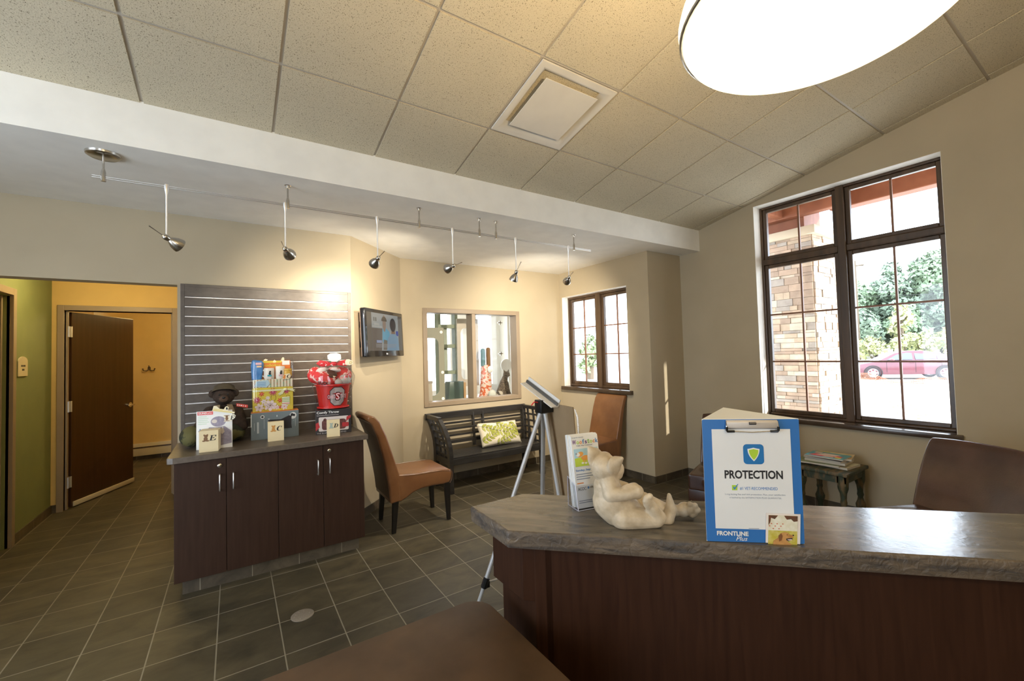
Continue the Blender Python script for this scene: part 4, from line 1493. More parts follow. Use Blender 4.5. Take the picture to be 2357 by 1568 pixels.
sheet('screen_caption', F, [SP([(.22, .21), (.36, .21), (.36, .28), (.22, .28)])], emis('screen_logo', (.35, .42, .62)), sc_, off=.0054)
sheet('screen_caption', F, [SP([(.20, .165 - .035 * i), (.80 - .02 * i, .165 - .035 * i), (.80 - .02 * i, .178 - .035 * i), (.20, .178 - .035 * i)]) for i in range(3)], emis('screen_caption', (.42, .42, .42)), sc_, off=.0054)
mb = MB()
decal(mb, F, ell(W_ * .50, .027, .009, .009), .0006, .0006)
mb.build('maker_mark', WHITE_C, TV, smooth=False)
text('maker_mark', 'LG', F, W_ * .50 + .013, .021, .012, WHITE_C, TV, width=.018)
wn = Vector((.697, -.717, 0))
back = (q[0] + q[1] + q[2] + q[3]) / 4 - F.n * .05
wallp = back - wn * ((back - Vector((.913, 4.098, 0))).dot(wn) - .002)
mb = MB()
Mm = Matrix(((.717, -.697, 0, 0), (.697, .717, 0, 0), (0, 0, 1, 0), (0, 0, 0, 1)))
def mbx(mb, u0, u1, d0, d1, z0_, z1_):
    P = lambda u, d, z: wallp + Vector((.717, .697, 0)) * u + wn * d + Vector((0, 0, z))
    mb.hexa([P(u0, d0, z0_), P(u1, d0, z0_), P(u1, d1, z0_), P(u0, d1, z0_)], [P(u0, d0, z1_), P(u1, d0, z1_), P(u1, d1, z1_), P(u0, d1, z1_)])
gap = (back - wallp).dot(wn)
mbx(mb, -.30, .18, 0, .02, .06, .10)
mbx(mb, -.30, .18, 0, .02, -.13, -.09)
mbx(mb, -.10, -.06, .0, max(.03, gap + .012), -.16, .14)
mbx(mb, .10, .14, .0, max(.03, gap + .012), -.16, .14)
mbx(mb, -.30, -.27, .0, .035, .05, .11)
mbx(mb, -.30, -.27, .0, .035, -.14, -.08)
mb.build('wall_mount', BLACK, TV, bevel=.003)

# ---------------------------------------------------------------- reception counter
RC = thing('reception_counter', 'angled dark wood reception counter with a stone-look top', 'counter', (1.3, .75, 0))
ZK = 1.0
outline = [(.662, 1.292), (.878, 1.292), (2.75, -.580), (2.33, -.625), (.655, 1.051)]
rng = random.Random(5)


def resample(pts, step):
    out = []
    for i in range(len(pts)):
        a, b = Vector(pts[i]), Vector(pts[(i + 1) % len(pts)])
        n = max(1, int((b - a).length / step))
        out += [a + (b - a) * k / n for k in range(n)]
    return out


loop = resample(outline, .009)
cen = Vector((1.3, .75))
nl = len(loop)
rings = []
for z, ins, amp in ((1.0, .0045, .0012), (.9985, .0018, .0016), (.994, .000, .0024), (.987, -.001, .0022), (.979, .000, .0013), (.970, .001, .0004), (.958, .001, .0002), (.951, .003, .0001)):
    rg = []
    for i, p in enumerate(loop):
        t = (loop[(i + 1) % nl] - loop[i - 1]).normalized()
        nrm = Vector((t.y, -t.x)) * -1
        if (p + nrm * .05 - cen).length < (p - cen).length:
            pass
        q3 = Vector((p.x * 34, p.y * 34, z * 110))
        d = noise.noise(q3) * amp + noise.noise(q3 * 2.7) * amp * .7
        inward = Vector((t.y, -t.x))
        rg.append(Vector((p.x, p.y, z)) + Vector((inward.x, inward.y, 0)) * (ins + d + amp * .4))
    rings.append(rg)
mb = MB()
vs = [p for r_ in rings for p in r_]
nr = len(rings)
mb.mi = 1
mb._faces(vs, [(i * nl + k, i * nl + (k + 1) % nl, (i + 1) * nl + (k + 1) % nl, (i + 1) * nl + k) for i in range(nr - 1) for k in range(nl)])
mb.mi = 0
mb._faces(rings[0], [tuple(range(nl))])
mb.mi = 1
mb._faces(rings[-1], [tuple(range(nl))])
mb.build('counter_top', [STONE_C, EDGE_C], RC, angle=50)
mb = MB()
S2 = math.sqrt(.5)
# front panel lies along x + y = 1.745
mb.prism([(.748, .997, 0), (.748, 1.17, 0), (.85, 1.17, 0), (2.55, -.53, 0), (2.325, -.58, 0)], (0, 0, .944))
mb.build('front_panel', CHERRY, RC, smooth=False)
mb = MB()
mb.prism([(.725, 1.020, 0), (.725, 1.20, 0), (.80, 1.20, 0), (.80, .955, 0), (.760, .985, 0)], (0, 0, .944))
mb.build('end_post', CHERRY, RC, bevel=.002, smooth=False)
mb = MB()
mb.prism([(.700, 1.046, 0.79), (.700, 1.215, 0.79), (.78, 1.215, 0.79), (.78, .975, .79), (.750, .996, .79)], (0, 0, .154))
mb.build('post_block', CHERRY, RC, bevel=.002, smooth=False)

# ---------------------------------------------------------------- staff desk in the foreground
DK = thing('staff_desk', 'low brown laminate desk top with a rounded corner in front of the counter', 'desk', (.1, .8, 0))
mb = MB()
pts = [(-.62, 1.205), (-.62, .42), (.648, .42)] + [(.648 - .07 + .07 * math.cos(a), 1.205 - .07 + .07 * math.sin(a)) for a in [PI / 2 * i / 8 for i in range(9)]]
mb.prism([(x, y, .712) for x, y in pts], (0, 0, .038))
mb.build('desk_top', DESK_L, DK, bevel=.004)
mb = MB()
mb.box(-.60, -.57, .45, 1.16, 0, .712)
mb.build('side_panel', CHERRY, DK, smooth=False)
mb = MB()
mb.box(.56, .59, .45, 1.13, 0, .712)
mb.build('side_panel', CHERRY, DK, smooth=False)
mb = MB()
mb.box(-.57, .56, 1.10, 1.12, .25, .712)
mb.build('modesty_panel', CHERRY, DK, smooth=False)

# ---------------------------------------------------------------- sign display on the counter
B0, B1, B2 = Vector((1.040, .677, 1.001)), Vector((1.220, .520, 1.001)), Vector((1.296, .767, 1.001))
SD = thing('display_sign', 'blue and white clipboard display sign about flea protection on the counter', 'sign', (1.15, .64, 1.001))
SH_ = .320
F = Face(B0, B1 - B0, (0, 0, 1))
SWD = (B1 - B0).length
mb = MB()
mb.prism([B0, B1, B2], (0, 0, SH_))
mb.build('card_body', WHITE_C, SD, bevel=.001, smooth=False)
sheet('blue_board', F, [rrect(.0005, SWD - .0005, .0005, SH_ - .001, .004)], BLUE_C, SD)
k_ = SWD
PAPER = mat('white_paper', (.72, .73, .73), .5)
sheet('paper', F, [rect(.099 * k_, .905 * k_, .108 * SH_, .917 * SH_)], PAPER, SD, off=.0014)
BL2 = mat('bright_blue_tile', (.008, .155, .42), .4)
sheet('blue_tile', F, [rrect(.418 * k_, .628 * k_, .633 * SH_, .795 * SH_, .009)], BL2, SD, off=.002)


def shield(cx, cz, w, h):
    pts = []
    for i in range(7):
        u = i / 6
        pts.append((cx + w * (u * 2 - 1), cz + h * (.82 + .18 * math.cos((u * 2 - 1) * PI / 2) - .06 * abs(math.sin((u * 2 - 1) * PI)))))
    right = [(cx + w * (1 - .06 * t - .94 * t ** 2.3), cz + h * (.82 - 1.82 * t)) for t in [i / 9 for i in range(1, 10)]]
    left = [(2 * cx - p[0], p[1]) for p in right[:-1]][::-1]
    return pts[::-1][::-1] + right + left


sheet('shield', F, [shield(.523 * k_, .712 * SH_, .0147, .0175)], WHITE_C, SD, off=.0026)
sheet('shield_fill', F, [shield(.523 * k_, .713 * SH_, .0115, .0140)], LIME, SD, off=.0032)
text('headline', 'PROTECTION', F, .215 * k_, .514 * SH_, .069 * SH_, INK, SD, width=.596 * k_, off=.002, bold=.030)
sheet('check_box', F, [rect(.286 * k_, .340 * k_, .421 * SH_, .462 * SH_)], LIME, SD, off=.002)
sheet('check_mark', F, [[(.296 * k_, .446 * SH_), (.306 * k_, .428 * SH_), (.316 * k_, .428 * SH_), (.350 * k_, .472 * SH_), (.344 * k_, .472 * SH_), (.312 * k_, .441 * SH_), (.303 * k_, .452 * SH_)]], BLUE_I, SD, off=.0027)
text('lettering', '#1 VET-RECOMMENDED', F, .367 * k_, .4225 * SH_, .026 * SH_, BLUE_I, SD, width=.385 * k_, off=.002)
text('small_print', 'Long-lasting flea and tick protection. Plus, your satisfaction', F, .212 * k_, .378 * SH_, .0165 * SH_, GREY_I, SD, width=.615 * k_, off=.002)
text('small_print', 'is backed by the SATISFACTION PLUS GUARANTEE.', F, .258 * k_, .351 * SH_, .0165 * SH_, GREY_I, SD, width=.53 * k_, off=.002)
text('lettering', 'FRONTLINE', F, .110 * k_, .052 * SH_, .036 * SH_, WHITE_C, SD, width=.325 * k_, off=.002, bold=.03)
text('lettering', 'Plus', F, .305 * k_, .014 * SH_, .034 * SH_, WHITE_C, SD, width=.118 * k_, off=.0024, shear=.35)
sheet('small_print', F, [rect(.44 * k_, .545 * k_, .113 * SH_, .117 * SH_)], GREY_I, SD, off=.002)
# snapshot of a golden dog
Fp = Face(F.pt(.602 * k_, -.002, 0), F.ex + F.ez * -.018, F.ez + F.ex * .055)
pw, ph = .345 * k_, .250 * SH_
sheet('snapshot', Fp, [rect(0, pw, .004, ph)], mat('pinkish_white_card', (.74, .68, .64), .5), SD, off=.0030)
sheet('snapshot_print', Fp, [rect(.07 * pw, .91 * pw, .02 * ph, .94 * ph)], mat('meadow_print', (.50, .42, .04), .5, col2=(.62, .55, .16), vscale=90), SD, off=.0036)
sheet('snapshot_print', Fp, [[(.07 * pw, .46 * ph), (.91 * pw, .46 * ph), (.91 * pw, .90 * ph), (.6 * pw, .94 * ph), (.07 * pw, .94 * ph)]], mat('bright_haze_print', (.80, .78, .66), .5, col2=(.70, .66, .50), vscale=70), SD, off=.0041)
sheet('snapshot_print', Fp, [[(.07 * pw, .94 * ph), (.07 * pw, .62 * ph), (.12 * pw, .72 * ph), (.14 * pw, .86 * ph), (.25 * pw, .82 * ph), (.34 * pw, .94 * ph)], [(.52 * pw, .94 * ph), (.60 * pw, .82 * ph), (.72 * pw, .84 * ph), (.80 * pw, .76 * ph), (.91 * pw, .78 * ph), (.91 * pw, .94 * ph)]], mat('dark_leaf_print', (.06, .045, .02), .5, col2=(.16, .05, .02), vscale=90), SD, off=.0046)
sheet('snapshot_print', Fp, [ell((.10 + .055 * i) * pw, (.60 + .09 * math.sin(i * 2.1)) * ph, .022 * pw, .016 * ph, 8) for i in range(8)], mat('red_leaf_print', (.55, .12, .05), .5), SD, off=.0048)
sheet('dog_print', Fp, [[(.20 * pw, .02 * ph), (.22 * pw, .13 * ph), (.34 * pw, .22 * ph), (.42 * pw, .38 * ph), (.54 * pw, .42 * ph), (.64 * pw, .40 * ph), (.68 * pw, .34 * ph), (.78 * pw, .34 * ph), (.79 * pw, .26 * ph), (.66 * pw, .22 * ph), (.62 * pw, .12 * ph), (.72 * pw, .06 * ph), (.74 * pw, .02 * ph)]], GOLD_F, SD, off=.0051)
sheet('dog_print', Fp, [[(.36 * pw, .30 * ph), (.44 * pw, .38 * ph), (.48 * pw, .30 * ph), (.45 * pw, .16 * ph), (.38 * pw, .12 * ph)]], mat('dark_fur_print', (.20, .075, .02), .5), SD, off=.0056)
sheet('dog_print', Fp, [ell(.785 * pw, .335 * ph, .022 * pw, .022 * ph, 10), ell(.61 * pw, .345 * ph, .012 * pw, .012 * ph, 8), [(.58 * pw, .22 * ph), (.76 * pw, .25 * ph), (.76 * pw, .20 * ph), (.66 * pw, .14 * ph), (.59 * pw, .17 * ph)]], INK, SD, off=.0056)
sheet('dog_print', Fp, [[(.61 * pw, .20 * ph), (.74 * pw, .215 * ph), (.75 * pw, .185 * ph), (.66 * pw, .165 * ph)]], mat('pale_tongue_print', (.70, .52, .48), .5), SD, off=.0060)
# clip
CLM = mat('nickel_clip', (.58, .52, .46), .45, .35)
mb = MB()
a_ = [(.250 * k_, .925 * SH_), (.775 * k_, .925 * SH_), (.775 * k_, .992 * SH_), (.250 * k_, .992 * SH_)]
mb.prism([F.pt(.250 * k_, .918 * SH_, .0025), F.pt(.250 * k_, .930 * SH_, .0075), F.pt(.250 * k_, .975 * SH_, .0085), F.pt(.250 * k_, .992 * SH_, .0045), F.pt(.250 * k_, .992 * SH_, .0015)], F.ex * .525 * k_)
jaw = mb.build('clip_jaw', CLM, SD, bevel=.001)
mb = MB()
mb.tube([F.pt(.250 * k_, .985 * SH_, .006), F.pt(.246 * k_, .93 * SH_, .009), F.pt(.250 * k_, .899 * SH_, .007), F.pt(.33 * k_, .901 * SH_, .006), F.pt(.51 * k_, .893 * SH_, .006), F.pt(.70 * k_, .901 * SH_, .006), F.pt(.776 * k_, .899 * SH_, .007), F.pt(.780 * k_, .93 * SH_, .009), F.pt(.775 * k_, .985 * SH_, .006)], .0012, 7)
mb.build('clip_wire', CHROME, SD)
for s0, s1 in ((.25, .33), (.70, .777)):
    mb = MB()
    e_ = s0 if s0 < .5 else s1
    f_ = s1 if s0 < .5 else s0
    mb.tube([F.pt(e_ * k_, .940 * SH_, .0088), F.pt(e_ * k_, .912 * SH_, .0080), F.pt((e_ * .9 + f_ * .1) * k_, .902 * SH_, .0072), F.pt(f_ * k_, .902 * SH_, .0065)], .0032, 8)
    mb.build('clip_grip', BLACK, SD)
mb = MB()
mb.tube([F.pt(.48 * k_, .968 * SH_, .0092), F.pt(.55 * k_, .968 * SH_, .0092)], .0035, 10)
mb.build('clip_spring', mat('dark_spring', (.05, .05, .06), .3, 1.0), SD)

# ---------------------------------------------------------------- brochure holder
ew = Vector((.979, -.203, 0)).normalized()
en = Vector((-ew.y, ew.x, 0))                     # away from the camera
o0 = Vector((.920, 1.040, 1.001))
LH = thing('brochure_holder', 'clear acrylic brochure holder on the counter behind the cat statue', 'brochure holder', tuple(o0))
def Q(w, d, z):
    return o0 + ew * w + en * d + Vector((0, 0, z))
mb = MB()
th = .0022
w0, w1 = -.004, .108
mb.hexa([Q(w0, .0, 0), Q(w1, .0, 0), Q(w1, .062, 0), Q(w0, .062, 0)], [Q(w0, .0, th), Q(w1, .0, th), Q(w1, .062, th), Q(w0, .062, th)])
mb.hexa([Q(w0, -.004, 0), Q(w1, -.004, 0), Q(w1, -.002, 0), Q(w0, -.002, 0)], [Q(w0, .010, .075), Q(w1, .010, .075), Q(w1, .012, .075), Q(w0, .012, .075)])
mb.hexa([Q(w0, .044, 0), Q(w1, .044, 0), Q(w1, .046, 0), Q(w0, .046, 0)], [Q(w0, .072, .165), Q(w1, .072, .165), Q(w1, .074, .165), Q(w0, .074, .165)])
for w in (w0 - th, w1):
    mb.hexa([Q(w, -.002, 0), Q(w + th, -.002, 0), Q(w + th, .062, 0), Q(w, .062, 0)], [Q(w, .012, .075), Q(w + th, .012, .075), Q(w + th, .062, .095), Q(w, .062, .095)])
mb.build('acrylic_pocket', ACRYL, LH, smooth=False)
mb = MB()
for w in (w0, w1):
    mb.tube([Q(w, -.004, .001), Q(w, .010, .076)], .0012, 6)
mb.tube([Q(w0, -.004, .001), Q(w1, -.004, .001)], .0012, 6)
mb.tube([Q(w0, -.004, .001), Q(w0, .062, .001), Q(w0, .062, .095), Q(w0, .010, .076)], .0010, 6)
mb.build('bright_edges', mat('acrylic_edge', (.62, .62, .74), .2), LH)
BR_UP = Vector((0, 0, 1)) + en * .155
for i in range(6):
    off_ = .004 + .0052 * i
    wv = -.001 + rng.uniform(-.0015, .0015) - .0010 * i
    Fb = Face(Q(wv, off_, .004 + rng.uniform(0, .003) * (i > 0)), ew, BR_UP)
    lab = 'festival brochure with a cartoon dog picture, foremost in the clear holder' if i == 0 else 'white festival brochure stacked behind the front one in the holder'
    bb = thing('brochure', lab, 'brochure', tuple(Fb.O), group='brochures in the clear holder' if i else None)
    mb = MB()
    mb.prism([Fb.pt(s, t, 0) for s, t in rect(0, .1016, 0, .2286)], Fb.n * -.0042)
    mb.build('paper', WHITE_C, bb, smooth=False)
    if i:
        continue
    sheet('picture', Fb, [rect(.006, .097, .130, .186)], SKYP, bb)
    sheet('picture', Fb, [[(.006, .130), (.097, .130), (.097, .158), (.07, .163), (.04, .160), (.006, .156)]], mat('lime_grass_print', (.52, .66, .06), .5), bb, off=.0012)
    sheet('dog_print', Fb, [ell(.027, .168, .013, .008, 14, .3), ell(.046, .156, .016, .008, 14), ell(.061, .170, .003, .008, 10, -.4), rect(.036, .039, .141, .152), rect(.043, .046, .140, .152), rect(.053, .056, .142, .152)], mat('orange_dog_print', (.78, .36, .08), .5), bb, off=.0018)
    sheet('dog_print', Fb, [ell(.019, .168, .007, .006), ell(.034, .140, .005, .003), ell(.046, .139, .005, .003), ell(.058, .142, .005, .003)], WHITE_C, bb, off=.0024)
    sheet('dog_print', Fb, [ell(.0125, .171, .0028, .003), ell(.066, .166, .004, .004)], GREY_I, bb, off=.0028)
    cols = [PURPLE, LIME, ORANGE, BLUE_I, PURPLE, GREENP, LIME, ORANGE, BLUE_I]
    ws = [.014, .009, .009, .007, .008, .007, .009, .008, .009]
    x = .003
    for ch, c_, w in zip('Woofstock', cols, ws):
        tall = ch in 'Wfktf'
        text('title_letter', ch, Fb, x, .201, .0145 if tall else .0095, c_, bb, width=w, off=.001, bold=.012)
        x += w + .0022
    text('small_print', 'Walk. Play. Celebrate', Fb, .016, .193, .005, GREY_I, bb, width=.062, off=.001)
    text('small_print', 'Through the community', Fb, .002, .2205, .004, GREY_I, bb, width=.045, off=.001)
    text('lettering', 'Sunday, September', Fb, .006, .113, .008, BLUE_I, bb, width=.088, off=.001, bold=.01)
    for r_, (w, c_) in enumerate(((.086, PINK), (.088, PINK), (.05, PINK))):
        sheet('small_print', Fb, [rect(.006, .006 + w, .104 - .0075 * r_, .1065 - .0075 * r_)], GREY_I, bb)
    sheet('small_print', Fb, [rect(.006, .030, .076, .079)], ORANGE, bb)
    text('lettering', 'ACOC', Fb, .007, .055, .0095, INK, bb, width=.030, off=.001)
    text('lettering', 'idkprint', Fb, .052, .057, .008, INK, bb, width=.034, off=.001)
    sheet('star_mark', Fb, [ell(.046, .061, .003, .004)], BLUE_I, bb)
    sheet('dog_print', Fb, [ell(.090, .035, .007, .011), ell(.090, .049, .005, .006)], BROWN_P, bb)
    sheet('small_print', Fb, [rect(.006, .060, .022, .024), rect(.006, .060, .016, .018)], GREY_I, bb)

# ---------------------------------------------------------------- reclining cat statue
CS = thing('cat_statue', 'carved sandstone cat statue lounging on its back on the counter', 'statue', (.965, .832, 1.0005))
er, ea = Vector((.8363, -.5483, 0)), Vector((.5483, .8363, 0))


def P(cx, cy, y=.045):
    """Statue sketch coordinates -> room point; y is the depth away from the front."""
    z = (1435 - cy) * .000180 * (1 + y * .7) - .34 * y
    x = (cx - 850) * .000184 * (1 + y * .7) + .06 * z
    return Vector((.965, .832, 1.0)) + er * x + ea * y + Vector((0, 0, z))


mb = MB()
c = mb.capsule
c(P(400, 770, .055), P(470, 1010, .058), .040, .052)
c(P(470, 1010, .058), P(680, 1190, .058), .054, .056)
c(P(640, 1200, .05), P(850, 1235, .05), .046, .038)
c(P(620, 1255, .026), P(1100, 1290, .010), .037, .024)          # near thigh
c(P(1130, 1265, .008), P(990, 1060, .000), .023, .016)           # near shin, folded back
mb.ball(P(960, 1030, -.004), (.017, .014, .026), Matrix.Rotation(-.5, 4, 'Y'))
for tx, ty in ((905, 1000), (925, 950), (965, 925)):
    mb.ball(P(tx, ty, -.010), .0095)
for tx, ty in ((845, 815), (858, 850), (850, 890)):
    mb.capsule(P(tx - 40, ty, .004), P(tx, ty, .006), .0085, .0075)
c(P(800, 1130, .085), P(1010, 1020, .085), .034, .026)           # far thigh
c(P(1010, 1015, .085), P(1290, 1150, .075), .026, .022)
c(P(1290, 1150, .075), P(1520, 1185, .072), .020, .017)
mb.ball(P(1640, 1170, .070), (.030, .020, .021))
mb.ball(P(1740, 1180, .066), (.018, .022, .022))
for tx, ty, r_ in ((1695, 1090, .0085), (1775, 1115, .0095), (1815, 1180, .0095), (1735, 1255, .0085), (1700, 1175, .012)):
    mb.ball(P(tx, ty, .052), r_)
c(P(1330, 1320, .04), P(1390, 1160, .045), .018, .017)           # upturned tail tip
c(P(1390, 1160, .045), P(1362, 930, .048), .017, .006)
c(P(1180, 1320, .045), P(1340, 1300, .045), .020, .020)
c(P(385, 700, .035), P(400, 890, .018), .026, .021)              # near arm
c(P(400, 890, .018), P(640, 880, .010), .021, .018)
c(P(640, 880, .010), P(800, 850, .014), .018, .020)
mb.ball(P(815, 860, .018), (.018, .016, .021))
c(P(640, 830, .014), P(770, 790, .020), .016, .015)
c(P(520, 740, .09), P(720, 800, .075), .019, .016)               # far arm
c(P(410, 640, .055), P(400, 760, .055), .032, .040)
mb.ball(P(360, 470, .055), (.044, .042, .040))                   # head
c(P(400, 560, .055), P(500, 560, .06), .034, .026)
mb.ball(P(520, 500, .062), (.028, .030, .028))
mb.ball(P(540, 580, .060), (.020, .022, .017))
mb.ball(P(610, 495, .066), (.0065, .009, .006))
mb.ball(P(585, 540, .064), (.010, .014, .009))
mb.ball(P(355, 285, .065), (.022, .02, .012))
for i in range(6):                                               # ears: tapering, flattened
    t = i / 5
    mb.ball(P(215 - 105 * t, 320 - 165 * t, .060), (.024 * (1 - t) + .0055, .012 * (1 - .5 * t), .026 * (1 - t) + .007), Matrix.Rotation(-.5, 4, 'Y'))
    mb.ball(P(455 + 105 * t, 430 - 105 * t, .022 - .006 * t), (.021 * (1 - t) + .0055, .010 * (1 - .4 * t), .021 * (1 - t) + .006))
so = mb.build('statue_body', STATUE_M, CS, remesh=.0024, smoothing=3)
for v in so.data.vertices:
    v.co.z = max(v.co.z, 0.0)

# ---------------------------------------------------------------- tan leather chairs
REAR_L = mat('shaded_brown_rear_leather', (.075, .036, .018), .45, col2=(.095, .048, .025), vscale=10)  # darker brown leather, with the shade behind the back also in its colour


def chair_mesh(root, leather, wicker=None, big=1.0):
    """Upholstered dining chair, front towards +x, made about its own origin."""
    w = .225 * big
    back = [(-.285, .26), (-.295, .40), (-.330, .62), (-.385, .84), (-.430, .95), (-.462, .985), (-.470, 1.008), (-.448, 1.026), (-.408, 1.012), (-.365, .965), (-.310, .84), (-.250, .65), (-.205, .50), (-.200, .40), (-.195, .27)]
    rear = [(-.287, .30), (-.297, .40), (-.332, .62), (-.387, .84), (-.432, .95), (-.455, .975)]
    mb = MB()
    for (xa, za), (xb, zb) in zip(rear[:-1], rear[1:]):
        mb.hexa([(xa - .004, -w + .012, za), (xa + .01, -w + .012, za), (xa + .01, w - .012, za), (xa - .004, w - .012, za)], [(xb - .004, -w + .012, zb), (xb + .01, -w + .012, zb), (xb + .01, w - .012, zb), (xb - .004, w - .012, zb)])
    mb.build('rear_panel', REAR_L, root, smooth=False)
    seat = [(-.235, .265), (-.19, .262), (-.14, .285), (-.08, .318), (.0, .338), (.10, .342), (.19, .338), (.262, .340), (.282, .37), (.290, .43), (.272, .462), (.20, .474), (.08, .478), (-.06, .480), (-.17, .490), (-.23, .50)]
    mb = MB()
    mb.prism([(x, -w, z) for x, z in back], (0, 2 * w, 0))
    mb.build('backrest', leather, root, bevel=.016, bseg=4, angle=50)
    mb = MB()
    mb.prism([(x, -w + .002, z) for x, z in seat], (0, 2 * w - .004, 0))
    mb.build('seat', leather, root, bevel=.018, bseg=4, angle=50)
    for s in (-1, 1):
        mb = MB()
        mb.tube([(x, s * (w + .001), z) for x, z in seat[7:15]], .0022, 5)
        mb.build('seam', leather, root)
    for sx, sy in ((.245, 1), (.245, -1), (-.235, 1), (-.235, -1)):
        y = sy * (w - .032)
        zt = .345 if sx > 0 else .28
        tx = sx + (.012 if sx > 0 else -.02)
        a, b = .024, .016
        mb = MB()
        mb.hexa([(tx - b, y - b, 0), (tx + b, y - b, 0), (tx + b, y + b, 0), (tx - b, y + b, 0)], [(sx - a, y - a, zt), (sx + a, y - a, zt), (sx + a, y + a, zt), (sx - a, y + a, zt)])
        mb.build('leg', LEG_W, root, bevel=.003, smooth=False)


ch = thing('dining_chair', 'tan leather dining chair with black legs beside the display cabinet', 'chair', group='tan leather dining chairs')
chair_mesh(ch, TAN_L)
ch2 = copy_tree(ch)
ch.location = (1.392, 3.858, 0)
ch2.location = (3.60, 3.785, 0)
ch2.rotation_euler = (0, 0, math.radians(180))
ch2.scale = (.80, 1.06, .955)
ch2['label'] = 'tan leather dining chair in the alcove under the small window'

# dark leather lounge chairs with woven sides
WICK = mat('woven_rattan', (.16, .105, .06), .6, col2=(.42, .31, .19), vscale=40, stretch=(6, 6, 1), bump=.6, bscale=90, contrast=(.4, .6))
NAIL = mat('brass_nailheads', (.40, .27, .12), .3, 1.0)


def lounge(root):
    w = .285
    mb = MB()
    n = 7
    rows_f, rows_b = [], []
    for (x, z) in ((-.20, .38), (-.230, .50), (-.275, .66), (-.330, .80), (-.372, .878), (-.400, .900), (-.430, .885)):
        rows_f.append([Vector((x + .022 * (abs(k / n * 2 - 1) ** 2) * 1.2, -w + 2 * w * k / n * 1.0, z - .012 * abs(k / n * 2 - 1) ** 3)) for k in range(n + 1)])
    for (x, z) in ((-.440, .85), (-.405, .68), (-.355, .50), (-.315, .34)):
        rows_b.append([Vector((x, -w + 2 * w * k / n, z)) for k in range(n + 1)])
    rows = rows_f + rows_b
    m = len(rows)
    vs = [p for r_ in rows for p in r_]
    fl = [(i * (n + 1) + k, i * (n + 1) + k + 1, ((i + 1) % m) * (n + 1) + k + 1, ((i + 1) % m) * (n + 1) + k) for i in range(m) for k in range(n)]
    fl += [tuple(i * (n + 1) for i in range(m)), tuple(i * (n + 1) + n for i in range(m))[::-1]]
    mb._faces(vs, fl)
    mb.build('backrest', BROWN_L, root, bevel=.014, bseg=3, subsurf=1, angle=60)
    mb = MB()
    mb.ball((.03, 0, .420), (.32, .30, .085), u=28, v=14)
    mb.box(-.22, .30, -.275, .275, .345, .472)
    mb.build('seat_cushion', BROWN_L, root, remesh=.012, smoothing=8)
    mb = MB()
    mb.box(-.27, .275, -w + .005, w - .005, .235, .350)
    mb.build('seat_rail', BROWN_L, root, bevel=.012, bseg=3)
    mb = MB()
    mb.prism([(-.345, -w - .012, .26), (-.445, -w - .012, .80), (-.430, -w - .012, .86), (-.36, -w - .012, .78), (-.265, -w - .012, .42), (-.24, -w - .012, .26)], (0, .016, 0))
    mb.prism([(-.345, w - .004, .26), (-.445, w - .004, .80), (-.430, w - .004, .86), (-.36, w - .004, .78), (-.265, w - .004, .42), (-.24, w - .004, .26)], (0, .016, 0))
    mb.hexa([(-.345, -w, .26), (-.325, -w, .26), (-.325, w, .26), (-.345, w, .26)], [(-.458, -w, .83), (-.440, -w, .83), (-.440, w, .83), (-.458, w, .83)])
    mb.build('woven_shell', WICK, root, bevel=.004)
    mb = MB()
    for k in range(18):
        mb.ball((.278, -w + .03 + (2 * w - .06) * k / 17, .247), .006, u=8, v=6)
    for s in (-1, 1):
        for k in range(14):
            mb.ball((-.23 + .46 * k / 13, s * (w - .003), .247), .006, u=8, v=6)
    mb.build('nailheads', NAIL, root)
    for sx, sy in ((.21, 1), (.21, -1), (-.25, 1), (-.25, -1)):
        y = sy * (w - .05)
        mb = MB()
        mb.hexa([(sx - .018, y - .018, 0), (sx + .018, y - .018, 0), (sx + .018, y + .018, 0), (sx - .018, y + .018, 0)], [(sx - .03, y - .03, .24), (sx + .03, y - .03, .24), (sx + .03, y + .03, .24), (sx - .03, y + .03, .24)])
        mb.build('leg', LEG_W, root, bevel=.003, smooth=False)


lc = thing('lounge_chair', 'dark brown leather chair with woven shell at the right end of the counter', 'chair', group='dark leather lounge chairs')
lounge(lc)
lc2 = copy_tree(lc)
lc.location = (3.376, .765, 0)
lc.rotation_euler = (0, 0, math.radians(153.3))
lc2.location = (3.52, 2.045, 0)
lc2.rotation_euler = (0, 0, math.radians(200.4))
lc2['label'] = 'dark brown leather chair mostly hidden behind the blue display sign'

# ---------------------------------------------------------------- bench and pillow
BN = thing('wooden_bench', 'black slatted wooden bench below the interior window', 'bench', (2.6, 4.5, 0))
BL, BRr, BF, BB = 1.975, 3.225, 4.305, 4.690


def post_curve(x, y, side, top, lean, flare):
    pts = []
    for i in range(9):
        t = i / 8
        z = .02 + (top - .02) * t
        u = max(0, (z - .40) / (top - .40))
        pts.append(Vector((x + side * flare * u ** 2, y + lean * u ** 2, z)))
    pts[0].z = 0
    return pts


def slab_curve(mb, pts, hx_, hy_):
    rows = []
    for p in pts:
        rows.append([p + Vector((sx * hx_, sy * hy_, 0)) for sx, sy in ((-1, -1), (1, -1), (1, 1), (-1, 1))])
    vs = [v for r_ in rows for v in r_]
    n = len(rows)
    fl = [(0, 3, 2, 1), ((n - 1) * 4, (n - 1) * 4 + 1, (n - 1) * 4 + 2, (n - 1) * 4 + 3)]
    fl += [(i * 4 + k, i * 4 + (k + 1) % 4, (i + 1) * 4 + (k + 1) % 4, (i + 1) * 4 + k) for i in range(n - 1) for k in range(4)]
    mb._faces(vs, fl)


